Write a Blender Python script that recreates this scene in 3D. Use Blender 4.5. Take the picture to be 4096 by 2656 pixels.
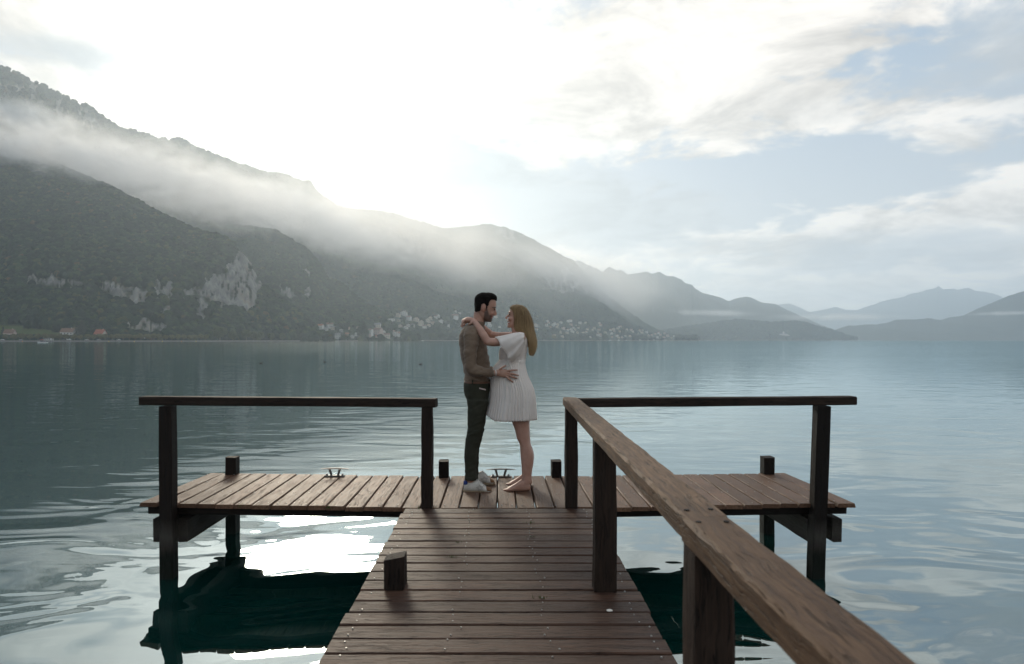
import bpy, bmesh, math, random
import numpy as np
from mathutils import Vector, Matrix

for o in list(bpy.data.objects): bpy.data.objects.remove(o, do_unlink=True)
SC = bpy.context.scene
COL = SC.collection
random.seed(7); RNG = np.random.default_rng(7)

# ---------------------------------------------------------------- camera
CAM_Z, F, VX, HY = 1.99, 2731.0, 1990.0, 1360.0      # eye height over water, focal in px, vanishing point
cam = bpy.data.cameras.new('camera'); cam_o = bpy.data.objects.new('camera', cam); COL.objects.link(cam_o)
cam_o.location = (0, 0, CAM_Z); cam_o.rotation_euler = (math.pi/2, 0, 0)
cam.sensor_width = 36; cam.lens = 36*F/4096
cam.shift_x = (2048-VX)/4096; cam.shift_y = (HY-1328)/4096
cam.clip_start = 0.05; cam.clip_end = 60000
cam.dof.use_dof = True; cam.dof.focus_distance = 6.3; cam.dof.aperture_fstop = 4.0
SC.camera = cam_o
def at(px, py, Y):                                     # pixel of the photograph at depth Y
    return Vector(((px-VX)/F*Y, Y, CAM_Z+(HY-py)/F*Y))

# ---------------------------------------------------------------- render / view
SC.view_settings.view_transform = 'Standard'; SC.view_settings.look = 'None'
SC.view_settings.exposure = 0.0; SC.view_settings.gamma = 1.0
SC.render.engine = 'CYCLES'
cy = SC.cycles
cy.use_denoising = True; cy.use_adaptive_sampling = False
cy.max_bounces = 6; cy.volume_bounces = 2; cy.transparent_max_bounces = 8; cy.diffuse_bounces = 3; cy.glossy_bounces = 4
cy.volume_step_rate = .35; cy.volume_max_steps = 128
cy.sample_clamp_indirect = 8; cy.caustics_reflective = False; cy.caustics_refractive = False

SUN_AZ, SUN_EL = math.radians(-15.0), math.radians(20.5)   # azimuth from +Y towards +X

# ---------------------------------------------------------------- node helpers
class NT:
    def __init__(s, nt): s.nt = nt; s.n = nt.nodes; s.l = nt.links
    def new(s, t, **kw):
        n = s.n.new(t)
        for k, v in kw.items(): setattr(n, k, v)
        return n
    def put(s, sock, v):
        if v is None: return
        if isinstance(v, bpy.types.NodeSocket): s.l.new(v, sock)
        else:
            if hasattr(sock.default_value, '__len__') and not hasattr(v, '__len__'): v = [v]*len(sock.default_value)
            if hasattr(sock.default_value, '__len__') and len(sock.default_value) == 4 and len(v) == 3: v = (*v, 1)
            sock.default_value = v
    def m(s, op, a, b=None, c=None, clamp=False):
        n = s.new('ShaderNodeMath', operation=op, use_clamp=clamp)
        for i, v in enumerate((a, b, c)): s.put(n.inputs[i], v)
        return n.outputs[0]
    def vm(s, op, a, b=None):
        n = s.new('ShaderNodeVectorMath', operation=op)
        s.put(n.inputs[0], a)
        if op == 'SCALE': s.put(n.inputs[3], b)
        else: s.put(n.inputs[1], b)
        return n.outputs[1] if op in ('DOT_PRODUCT', 'LENGTH', 'DISTANCE') else n.outputs[0]
    def noise(s, vec, scale, detail=4, rough=.55, dist=0, typ=None):
        n = s.new('ShaderNodeTexNoise')
        if typ: n.noise_type = typ
        s.put(n.inputs['Vector'], vec); s.put(n.inputs['Scale'], scale); s.put(n.inputs['Detail'], detail)
        s.put(n.inputs['Roughness'], rough); s.put(n.inputs['Distortion'], dist)
        return n.outputs[0]
    def mix(s, f, a, b, mode='MIX'):
        n = s.new('ShaderNodeMix', data_type='RGBA', blend_type=mode)
        s.put(n.inputs[0], f); s.put(n.inputs[6], a); s.put(n.inputs[7], b)
        return n.outputs[2]
    def ramp(s, f, stops, interp='LINEAR'):
        n = s.new('ShaderNodeValToRGB'); n.color_ramp.interpolation = interp
        e = n.color_ramp.elements
        while len(e) < len(stops): e.new(.5)
        for i, (p, c) in enumerate(stops):
            e[i].position = p
            e[i].color = (c, c, c, 1) if not hasattr(c, '__len__') else (*c, 1)[:4]
        s.put(n.inputs[0], f)
        return n.outputs[0]
    def mapr(s, v, a, b, c=0., d=1., smooth=False):
        n = s.new('ShaderNodeMapRange'); n.interpolation_type = 'SMOOTHSTEP' if smooth else 'LINEAR'
        for i, x in enumerate((v, a, b, c, d)): s.put(n.inputs[i], x)
        return n.outputs[0]
    def comb(s, x, y, z):
        n = s.new('ShaderNodeCombineXYZ')
        for i, v in enumerate((x, y, z)): s.put(n.inputs[i], v)
        return n.outputs[0]
    def sep(s, v):
        n = s.new('ShaderNodeSeparateXYZ'); s.put(n.inputs[0], v); return n.outputs
    def bump(s, h, dist, strength=1., normal=None):
        n = s.new('ShaderNodeBump'); s.put(n.inputs['Height'], h); s.put(n.inputs['Distance'], dist); s.put(n.inputs['Strength'], strength)
        if normal is not None: s.put(n.inputs['Normal'], normal)
        return n.outputs[0]

# ---------------------------------------------------------------- world: sky with broken cloud
W = bpy.data.worlds.new('World'); SC.world = W; W.use_nodes = True
wn = NT(W.node_tree)
for n in list(wn.n): wn.n.remove(n)
sky = wn.new('ShaderNodeTexSky', sky_type='NISHITA'); sky.sun_disc = False
sky.sun_elevation = SUN_EL; sky.sun_rotation = SUN_AZ; sky.air_density = 1.0; sky.dust_density = 2.0; sky.ozone_density = 1.5
tc = wn.new('ShaderNodeTexCoord')
d = wn.vm('NORMALIZE', tc.outputs['Generated'])
dx, dy, dz = wn.sep(d)
az = wn.m('ARCTAN2', dx, dy); el = wn.m('ARCSINE', dz)
elp = wn.m('MAXIMUM', dz, 0.0)
# cloud deck seen in perspective
inv = wn.m('DIVIDE', 1.0, wn.m('ADD', elp, 0.16))
pl = wn.comb(wn.m('MULTIPLY', dx, inv), wn.m('MULTIPLY', dy, inv), wn.m('MULTIPLY', elp, 1.2))
n_big = wn.noise(pl, 0.75, 4, .55, .2)
n_det = wn.noise(wn.vm('ADD', pl, (7.3, 2.1, 4.4)), 3.4, 8, .60, .35)
ang = wn.comb(wn.m('MULTIPLY', az, 1.0), wn.m('MULTIPLY', el, 2.2), 0.0)
n_w1 = wn.noise(ang, 5.0, 4, .6, .1)
n_w2 = wn.noise(wn.vm('ADD', ang, (3.1, 8.2, 1.0)), 5.5, 4, .6, .1)
warp = wn.comb(wn.m('MULTIPLY', wn.m('SUBTRACT', n_w1, .5), .34), wn.m('MULTIPLY', wn.m('SUBTRACT', n_w2, .5), .17), 0.0)
ae = wn.vm('ADD', wn.comb(az, el, 0.0), warp)
def ang_of(px, py):
    px *= 4096/2380; py *= 4096/2380
    a = math.atan((px-VX)/F); return a, math.atan((HY-py)/F*math.cos(a))
def blob(px, py, sx, sy, k):
    a, e = ang_of(px, py)
    v = wn.vm('MULTIPLY', wn.vm('SUBTRACT', ae, (a, e, 0)), (F/4096*2380/sx, F/4096*2380/sy, 0))
    return wn.m('MULTIPLY', wn.m('EXPONENT', wn.m('MULTIPLY', wn.vm('DOT_PRODUCT', v, v), -1.0)), k)
def total(items):
    t = None
    for it in items:
        b = blob(*it); t = b if t is None else wn.m('ADD', t, b)
    return t
# bright cloud banks, blue gaps (negative), grey undersides: where they stand in the sky
cover_b = total([(1700, 250, 320, 95, .55), (2250, 250, 170, 55, .6), (2240, 480, 220, 75, .55), (1700, 100, 500, 60, .35), (1250, 250, 300, 120, .5),
                 (1900, 640, 260, 34, .5), (500, 250, 600, 260, .5), (1450, 300, 120, 50, .3), (2000, 545, 420, 45, .4),
                 (1720, 385, 420, 62, -.5), (1980, 190, 300, 26, -.4), (1480, 200, 120, 30, -.3), (2330, 200, 160, 30, -.5), (2000, 430, 170, 60, -.35), (2100, 60, 260, 26, -.3)])
gray_b = total([(980, 415, 360, 90, 1.9), (1440, 490, 280, 34, 1.1), (1180, 530, 330, 55, .9), (1480, 555, 240, 26, .6), (2250, 545, 330, 42, .8), (1960, 600, 380, 18, .5),
                (1870, 655, 170, 32, .45), (130, 100, 260, 75, .75), (2330, 60, 150, 130, .9), (1250, 60, 330, 60, .28), (1900, 180, 200, 50, .2), (1780, 290, 160, 40, .2)])
raw = wn.m('ADD', wn.m('ADD', wn.m('MULTIPLY', n_big, .55), wn.m('MULTIPLY', n_det, .75)), wn.m('MULTIPLY', cover_b, .42))
cover = wn.mapr(raw, .575, .78, smooth=True)
gnoise = wn.noise(wn.vm('ADD', pl, (1.7, 9.2, 3.0)), 1.5, 5, .58, .2)
gray = wn.mapr(wn.m('ADD', wn.m('MULTIPLY', gnoise, .9), wn.m('MULTIPLY', gray_b, .50)), .52, 1.0, smooth=True)
SUNV = (math.sin(SUN_AZ)*math.cos(SUN_EL), math.cos(SUN_AZ)*math.cos(SUN_EL), math.sin(SUN_EL))
cs = wn.vm('DOT_PRODUCT', d, SUNV)
glow = wn.m('EXPONENT', wn.m('MULTIPLY', wn.m('SUBTRACT', 1.0, cs), -60.0))
glow2 = wn.m('EXPONENT', wn.m('MULTIPLY', wn.m('SUBTRACT', 1.0, cs), -6.0))
up = wn.mapr(elp, .04, .5, 0.0, 1.0)
blue = wn.mix(.72, wn.vm('SCALE', sky.outputs[0], .06), wn.mix(up, (.88, .92, .93), (.33, .52, .74)))
sh_n = wn.noise(wn.vm('ADD', pl, (2.2, 5.7, 8.1)), 2.3, 7, .60, .5)
sh = wn.mapr(wn.m('ADD', wn.m('MULTIPLY', sh_n, .7), wn.m('MULTIPLY', n_det, .3)), .36, .60, .64, 1.16, True)
white = wn.vm('SCALE', wn.mix(glow2, (1.04, .985, .91), (1.12, 1.06, .965)), sh)
greyc = wn.mix(glow2, (.60, .645, .68), (.56, .61, .635))
c1 = wn.mix(cover, blue, white)
c1 = wn.vm('ADD', c1, wn.vm('SCALE', wn.comb(1.0, .94, .83), wn.m('ADD', wn.m('MULTIPLY', glow, 1.6), wn.m('MULTIPLY', glow2, .0))))
g2 = wn.vm('ADD', wn.vm('SCALE', greyc, wn.mapr(sh, .7, 1.22, .9, 1.12)), wn.vm('SCALE', wn.comb(1.0, .98, .93), wn.m('MULTIPLY', glow, .12)))
c2 = wn.mix(wn.m('MULTIPLY', gray, wn.mapr(glow, .3, 1.0, 1.0, .8)), c1, g2)
hz = wn.m('EXPONENT', wn.m('MULTIPLY', elp, -14.0))
c4 = wn.mix(wn.m('MULTIPLY', hz, .5), c2, (1.7, 1.62, 1.48))
bg = wn.new('ShaderNodeBackground'); wn.put(bg.inputs[0], c4); bg.inputs[1].default_value = 0.98
wo = wn.new('ShaderNodeOutputWorld'); wn.l.new(bg.outputs[0], wo.inputs[0])
W.cycles.sampling_method = 'MANUAL'; W.cycles.sample_map_resolution = 512

# ---------------------------------------------------------------- sun behind thin cloud
sl = bpy.data.lights.new('sun', 'SUN'); sl.energy = 2.0; sl.angle = math.radians(13); sl.color = (1, .88, .70)
so = bpy.data.objects.new('sun', sl); COL.objects.link(so)
so.rotation_euler = Vector(SUNV).to_track_quat('Z', 'Y').to_euler(); so.location = (0, 0, 50)

# ---------------------------------------------------------------- object helpers
def mat(name):
    m = bpy.data.materials.new(name); m.use_nodes = True
    t = NT(m.node_tree)
    for n in list(t.n): t.n.remove(n)
    o = t.new('ShaderNodeOutputMaterial'); p = t.new('ShaderNodeBsdfPrincipled'); t.l.new(p.outputs[0], o.inputs[0])
    t.p = p; t.o = o; t.mat = m
    return t
def link(o, parent=None):
    COL.objects.link(o)
    if parent is not None: o.parent = parent
    return o
def mesh_obj(name, verts, faces, material, parent=None, smooth=False):
    me = bpy.data.meshes.new(name)
    me.from_pydata([tuple(v) for v in verts], [], [tuple(f) for f in faces]); me.update()
    if material is not None: me.materials.append(material)
    if smooth: me.polygons.foreach_set('use_smooth', [True]*len(me.polygons))
    return link(bpy.data.objects.new(name, me), parent)
def empty(name, loc=(0, 0, 0), parent=None):
    o = bpy.data.objects.new(name, None); o.location = loc; o.empty_display_size = .2
    return link(o, parent)
def tag(o, label=None, cat=None, group=None, kind=None):
    if label: o['label'] = label
    if cat: o['category'] = cat
    if group: o['group'] = group
    if kind: o['kind'] = kind
    return o

# ---------------------------------------------------------------- numpy noise
_perm = np.random.default_rng(3).random((256, 256))
def vnoise(x, y):
    xi = np.floor(x).astype(int); yi = np.floor(y).astype(int); fx = x-xi; fy = y-yi
    fx = fx*fx*(3-2*fx); fy = fy*fy*(3-2*fy)
    g = lambda a, b: _perm[a % 256, b % 256]
    return (g(xi, yi)*(1-fx)+g(xi+1, yi)*fx)*(1-fy)+(g(xi, yi+1)*(1-fx)+g(xi+1, yi+1)*fx)*fy
def fbm(x, y, o=5, ridge=False):
    t = 0; a = .5; s = 0
    for i in range(o):
        v = vnoise(x*2**i+i*17.3, y*2**i+i*9.1)
        if ridge: v = 1-abs(2*v-1)
        t = t+a*v; s += a; a *= .5
    return t/s
def interp(x, pts): 
    p = np.array(pts, float); return np.interp(x, p[:, 0], p[:, 1])
def in_poly(x, y, poly):
    inside = np.zeros(np.shape(x), bool); n = len(poly)
    for i in range(n):
        x1, y1 = poly[i]; x2, y2 = poly[(i+1) % n]
        if y1 == y2: continue
        inside ^= ((y1 > y) != (y2 > y)) & (x < (x2-x1)*(y-y1)/(y2-y1)+x1)
    return inside
# ================================================================ SETTING
# ---------------------------------------------------------------- lake
t = mat('lake_water')
geo = t.new('ShaderNodeNewGeometry'); P = geo.outputs['Position']
px_, py_, pz_ = t.sep(P)
def wv(sx, sy, off): return t.vm('ADD', t.comb(t.m('MULTIPLY', px_, sx), t.m('MULTIPLY', py_, sy), 0.0), off)
swirl = t.noise(wv(.55, .9, (0, 0, 0)), 1.0, 2.0, .45, .9)
mid = t.noise(wv(.32, 1.5, (4, 9, 0)), 1.0, 3.0, .5, .4)
rip = t.noise(wv(1.1, 5.0, (2, 1, 0)), 1.0, 3.0, .55, .2)
far = t.noise(wv(.05, .28, (8, 3, 0)), 1.0, 4.0, .6, .3)
calm = t.mapr(t.noise(wv(.012, .05, (1, 5, 0)), 1.0, 3.0, .5), .38, .62, .25, 1.0)
nearf = t.mapr(py_, 4.0, 14.0, 0.0, 1.0, True)
h = t.m('ADD', t.m('MULTIPLY', swirl, t.mapr(py_, 5.0, 10, .046, .018)), t.m('MULTIPLY', mid, t.mapr(py_, 5, 16, .004, .009)))
h = t.m('ADD', h, t.m('MULTIPLY', rip, t.m('MULTIPLY', t.mapr(py_, 8, 40, .0003, .0040), calm)))
h = t.m('ADD', h, t.m('MULTIPLY', far, t.m('MULTIPLY', t.mapr(py_, 15, 120, 0, .075), calm)))
nrm = t.bump(h, 1.0, 1.0)
body = t.mix(t.noise(wv(3, 3, (0, 0, 0)), 1.0, 6, .65), (.001, .016, .014), (.002, .034, .027))
t.n.remove(t.p)
dif = t.new('ShaderNodeBsdfDiffuse'); t.put(dif.inputs[0], body)
glo = t.new('ShaderNodeBsdfGlossy'); t.put(glo.inputs['Roughness'], t.mapr(py_, 8, 120, .015, .055)); t.put(glo.inputs['Normal'], nrm); t.put(glo.inputs[0], (.84, .945, .98))
fr = t.new('ShaderNodeFresnel'); fr.inputs[0].default_value = 2.5; t.put(fr.inputs[1], nrm)
mx = t.new('ShaderNodeMixShader'); t.put(mx.inputs[0], t.m('POWER', fr.outputs[0], .72)); t.l.new(dif.outputs[0], mx.inputs[1]); t.l.new(glo.outputs[0], mx.inputs[2])
t.l.new(mx.outputs[0], t.o.inputs[0])
WATER = t.mat
lake = mesh_obj('lake_water', [(-15000, -2500, 0), (15000, -2500, 0), (15000, 15500, 0), (-15000, 15500, 0)], [(0, 1, 2, 3)], WATER)
tag(lake, 'calm green lake with long ripples reflecting cloud', kind='structure')

# ---------------------------------------------------------------- terrain materials
def terrain_mat(name, g1, g2, r1, r2, rs):
    t = mat(name)
    g = t.new('ShaderNodeNewGeometry'); P = g.outputs['Position']
    a = t.new('ShaderNodeAttribute', attribute_name='rock')
    me = t.new('ShaderNodeAttribute', attribute_name='meadow')
    veg = t.mix(t.noise(P, rs*2.2, 6, .65), g1, g2)
    veg = t.mix(t.mapr(t.noise(P, rs*9, 3, .6), .55, .75), veg, (.075, .075, .022))
    veg = t.mix(me.outputs['Fac'], veg, (.085, .11, .035))
    sx, sy, sz = t.sep(P)
    st = t.comb(sx, sy, t.m('MULTIPLY', sz, .22))
    rk = t.mix(t.mapr(t.noise(st, rs*7, 7, .62), .36, .66), r1, r2)
    rk = t.mix(t.mapr(t.noise(st, rs*3.1, 4, .6), .55, .72, 0, .55), rk, (.30, .22, .14))
    col = t.mix(a.outputs['Fac'], veg, rk)
    t.put(t.p.inputs['Base Color'], col); t.p.inputs['Roughness'].default_value = .95
    t.p.inputs['Specular IOR Level'].default_value = .1
    t.put(t.p.inputs['Normal'], t.bump(t.noise(st, rs*6, 8, .7), 14.0, .9))
    return t.mat
NEAR_T = terrain_mat('near_slope', (.010, .020, .010), (.022, .036, .014), (.16, .16, .155), (.36, .35, .32), .010)
FAR_T = terrain_mat('far_slope', (.014, .026, .018), (.034, .048, .024), (.10, .10, .095), (.26, .25, .23), .005)

# ridges read off the photograph (pixel x, pixel y), with distances in metres
M1 = [(-1500, 20), (-700, 60), (-300, 160), (0, 263), (103, 310), (215, 370), (284, 404), (370, 439), (439, 490), (516, 525), (602, 547), (740, 568), (809, 606), (895, 640), (964, 663), (1033, 688),
      (1101, 697), (1187, 709), (1239, 723), (1280, 775), (1316, 797), (1360, 826), (1463, 838), (1583, 855), (1687, 886), (1772, 912), (1876, 907), (1962, 893), (2065, 923), (2152, 969), (2226, 1008),
      (2296, 1045), (2333, 1085), (2397, 1159), (2439, 1191), (2508, 1242), (2554, 1274), (2610, 1309), (2680, 1335), (2800, 1349)]
M1D = [(-1500, 2000), (0, 2100), (700, 2500), (1300, 3000), (2000, 4200), (2400, 4000), (2800, 3400)]
M1S = [(-1500, 1400), (700, 1500), (1200, 1450), (1700, 1650), (2200, 2300), (2800, 3000)]
M0 = [(-1500, 300), (-600, 470), (0, 560), (200, 655), (470, 771), (672, 879), (807, 939), (887, 955), (943, 988), (975, 1020), (1007, 1057), (1030, 1110), (1063, 1158), (1150, 1225), (1230, 1290), (1300, 1338), (1340, 1352)]
M0D = [(-1500, 1500), (0, 1500), (700, 1300), (1000, 1180), (1340, 1120)]
M0S = [(-1500, 845), (300, 848), (650, 862), (800, 895), (1000, 985), (1200, 1085), (1340, 1100)]
M0B = [(500, 900), (800, 900), (1000, 915), (1100, 930), (1222, 1000), (1277, 1060), (1300, 1106), (1370, 1143), (1462, 1222), (1531, 1259), (1578, 1300), (1640, 1340), (1680, 1352)]
M0BD = [(500, 1850), (1200, 1800), (1500, 1600), (1680, 1450)]
M0BS = [(500, 1250), (1200, 1250), (1680, 1400)]
M2 = [(2100, 1010), (2230, 1030), (2296, 1045), (2319, 1042), (2356, 1062), (2393, 1078), (2413, 1088), (2420, 1078), (2437, 1068), (2450, 1073), (2467, 1082), (2483, 1079), (2515, 1098), (2550, 1092), (2585, 1086), (2608, 1095), (2635, 1087),
      (2665, 1103), (2693, 1105), (2725, 1117), (2739, 1130), (2758, 1139), (2769, 1139), (2781, 1156), (2809, 1170), (2878, 1189), (2915, 1203), (2952, 1191), (2989, 1186), (3017, 1196), (3044, 1210), (3106, 1216), (3138, 1235), (3189, 1258), (3260, 1290), (3330, 1330)]
M3 = [(2900, 1260), (3060, 1240), (3120, 1217), (3157, 1213), (3193, 1228), (3239, 1249), (3295, 1238), (3345, 1227), (3382, 1239), (3430, 1240), (3483, 1221), (3543, 1201), (3608, 1189), (3649, 1173), (3668, 1171), (3705, 1159), (3737, 1154), (3753, 1144), (3774, 1157),
      (3810, 1154), (3829, 1159), (3870, 1150), (3903, 1163), (3976, 1174), (4013, 1191), (4096, 1216), (4300, 1200)]
M4 = [(3180, 1350), (3260, 1343), (3332, 1324), (3359, 1313), (3391, 1303), (3428, 1302), (3470, 1297), (3507, 1298), (3548, 1292), (3585, 1279), (3691, 1276), (3718, 1272), (3746, 1279), (3764, 1280), (3801, 1269), (3852, 1263), (3889, 1244), (3930, 1226),
      (3981, 1207), (4013, 1191), (4059, 1175), (4096, 1165), (4300, 1090), (4700, 1000), (5300, 1040)]
M5 = [(2500, 1345), (2600, 1335), (2680, 1322), (2739, 1311), (2809, 1302), (2878, 1290), (2961, 1282), (3017, 1287), (3081, 1293), (3198, 1289), (3235, 1297), (3276, 1311), (3332, 1324), (3382, 1341), (3430, 1356)]

ROCK_M0 = [[(940, 1005), (975, 1000), (1018, 1050), (1028, 1150), (1010, 1245), (960, 1240), (905, 1225), (850, 1205), (790, 1190), (815, 1120), (900, 1095)],
           [(780, 1200), (820, 1195), (830, 1240), (815, 1275), (775, 1260)],
           [(385, 1140), (440, 1115), (520, 1150), (600, 1175), (603, 1225), (540, 1215), (460, 1180)],
           [(610, 1140), (680, 1135), (690, 1185), (620, 1185)], [(80, 1110), (190, 1110), (330, 1120), (330, 1145), (180, 1150)],
           [(730, 1150), (790, 1145), (800, 1180), (740, 1200)], [(500, 1285), (590, 1278), (665, 1295), (650, 1320), (510, 1315)], [(650, 1240), (690, 1230), (680, 1262), (655, 1262)],
           [(1022, 1080), (1045, 1090), (1062, 1150), (1040, 1140)]]
ROCK_M0B = [[(1215, 1085), (1240, 1080), (1245, 1120), (1225, 1110)], [(1225, 1135), (1240, 1140), (1243, 1210), (1228, 1200)], [(1115, 1140), (1150, 1145), (1190, 1200), (1150, 1180)], [(1295, 1118), (1305, 1120), (1306, 1130), (1296, 1130)]]
ROCK_M1 = [[(-50, 300), (60, 330), (160, 340), (260, 420), (400, 480), (430, 560), (330, 530), (230, 480), (140, 430), (100, 370), (-50, 340)],
           [(30, 400), (120, 400), (150, 470), (80, 500), (-50, 480)], [(2180, 1110), (2250, 1080), (2330, 1075), (2340, 1170), (2250, 1175), (2160, 1180)],
           [(1500, 950), (1600, 920), (1710, 1000), (1700, 1050), (1600, 1030)], [(1180, 830), (1300, 870), (1390, 900), (1380, 930), (1250, 890)], [(1960, 920), (2080, 930), (2120, 960), (2000, 950)]]

TERR = {}
def mountain(name, label, ridge, Dp, Sp, x0, x1, nx, nv, mat_, amp, nscale, pw=1.0, sil=2.0, rocks=(), seed=0.0, flute=0.0, meadow=None):
    xs = np.linspace(x0, x1, nx)
    vs = np.concatenate([np.linspace(-.03, 1, nv), np.linspace(1.04, 1.6, 8)])
    X, V = np.meshgrid(xs, vs, indexing='ij')
    D = interp(X, Dp); S = interp(X, Sp)
    yr = interp(X, ridge)
    H = (HY-yr)/F*D+CAM_Z
    vc = np.clip(V, 0, 1)
    dep = S+(D-S)*V
    wx = (X-VX)/F*dep
    n = fbm(wx/nscale+seed, dep/nscale+seed*1.7, 5)-.5
    rg = fbm(wx/(nscale*.8)+seed+5, dep/(nscale*1.6)+seed*2, 4, True)-.6
    shape = vc**pw
    env = np.sin(np.pi*np.clip(vc, 0, 1))**.8
    z = H*shape+amp*env*(n*1.3+rg*1.1)+sil*(vc**2)*(fbm(wx/25+seed, dep/25, 3)-.5)*2
    back = V > 1
    z = np.where(back, H*(1-(V-1)*.9)+sil*2*(fbm(wx/25+seed, dep/25, 3)-.5), z)
    z = np.where(V < 0, -1.0, np.maximum(z, -.4+2.0*np.clip(V/.02, 0, 1)))
    rock = np.zeros_like(z)
    pxx = X; pyy = HY-(z-CAM_Z)*F/dep
    for k, poly in enumerate(rocks):
        jx = (fbm(X/26+k, pyy/26, 4)-.5)*70; jy = (fbm(X/26+k+40, pyy/40, 4)-.5)*70
        rock = np.maximum(rock, np.mean([in_poly(X+jx+ox, pyy+jy+oy, poly) for ox, oy in ((0, 0), (9, 0), (-9, 0), (0, 9), (0, -9))], 0))
    if rocks: rock = rock*np.clip((fbm(X/11.0+seed, pyy/26.0, 4)-(.30 if flute and amp < 50 else .38))/.12, 0, 1)
    if flute:
        f = (fbm(X/7.0+seed, pyy/70, 4, True)-.5)*flute
        dep = dep - rock*(f+flute*.2)
        wx = (X-VX)/F*dep
    md = np.zeros_like(z)
    if meadow:
        for poly in meadow: md = np.maximum(md, in_poly(X+(fbm(X/30, pyy/9, 3)-.5)*30, pyy+(fbm(X/30+9, pyy/9, 3)-.5)*10, poly).astype(float))
    nvv = len(vs)
    verts = np.stack([wx, dep, z], -1).reshape(-1, 3)
    i, j = np.meshgrid(np.arange(nx-1), np.arange(nvv-1), indexing='ij')
    a = (i*nvv+j).ravel()
    faces = np.stack([a, a+nvv, a+nvv+1, a+1], -1)
    me = bpy.data.meshes.new(name)
    me.vertices.add(len(verts)); me.vertices.foreach_set('co', verts.ravel())
    me.loops.add(faces.size); me.loops.foreach_set('vertex_index', faces.ravel())
    me.polygons.add(len(faces)); me.polygons.foreach_set('loop_start', np.arange(0, faces.size, 4)); me.polygons.foreach_set('loop_total', np.full(len(faces), 4))
    me.update(calc_edges=True); me.polygons.foreach_set('use_smooth', np.ones(len(faces), bool))
    at_ = me.attributes.new('rock', 'FLOAT', 'POINT'); at_.data.foreach_set('value', rock.ravel())
    at_ = me.attributes.new('meadow', 'FLOAT', 'POINT'); at_.data.foreach_set('value', md.ravel())
    me.materials.append(mat_)
    o = link(bpy.data.objects.new(name, me)); tag(o, label, kind='structure')
    TERR[label] = dict(xs=xs, vs=vs, wx=wx, dep=dep, z=z, rock=rock, md=md, nv=nv, py=pyy)
    return o
MEADOW0 = [(-200, 1305), (60, 1304), (180, 1318), (260, 1330), (240, 1345), (-200, 1345)]
mountain('mountain', 'high wooded ridge with pale cliffs falling to the right', M1, M1D, M1S, -1500, 2800, 620, 90, FAR_T, 90, 520, 1.15, 11, ROCK_M1, 1.3, 25)
mountain('hillside', 'dark forested slope with grey cliff above the shore', M0, M0D, M0S, -1500, 1340, 560, 110, NEAR_T, 26, 160, 1.05, 2, ROCK_M0, 4.1, 26, MEADOW0 and [MEADOW0])
mountain('hillside', 'second wooded spur behind the grey cliff', M0B, M0BD, M0BS, 500, 1680, 240, 70, NEAR_T, 40, 200, 1.1, 2, ROCK_M0B, 7.7, 18)
mountain('mountain', 'jagged blue mountain beyond the village', M2, [(2000, 6800), (3330, 7500)], [(2000, 4300), (3330, 5400)], 2050, 3330, 420, 50, FAR_T, 130, 800, 1.1, 9, (), 2.2)
mountain('mountain', 'palest far mountain range on the horizon', M3, [(2900, 13000), (4300, 13000)], [(2900, 10500), (4300, 10500)], 2900, 4300, 260, 30, FAR_T, 120, 1500, 1.0, 12, (), 9.2)
mountain('mountain', 'deep blue mountain rising at the right edge', M4, [(3180, 6000), (5300, 6000)], [(3180, 5400), (3700, 5000), (5300, 4300)], 3180, 5300, 300, 40, FAR_T, 60, 700, 1.2, 5, (), 3.9)
mountain('hill', 'low wooded headland in the middle distance', M5, [(2500, 4700), (3430, 4600)], [(2500, 3900), (3430, 4400)], 2500, 3430, 220, 36, FAR_T, 12, 300, .8, 4, (), 6.1)
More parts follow.
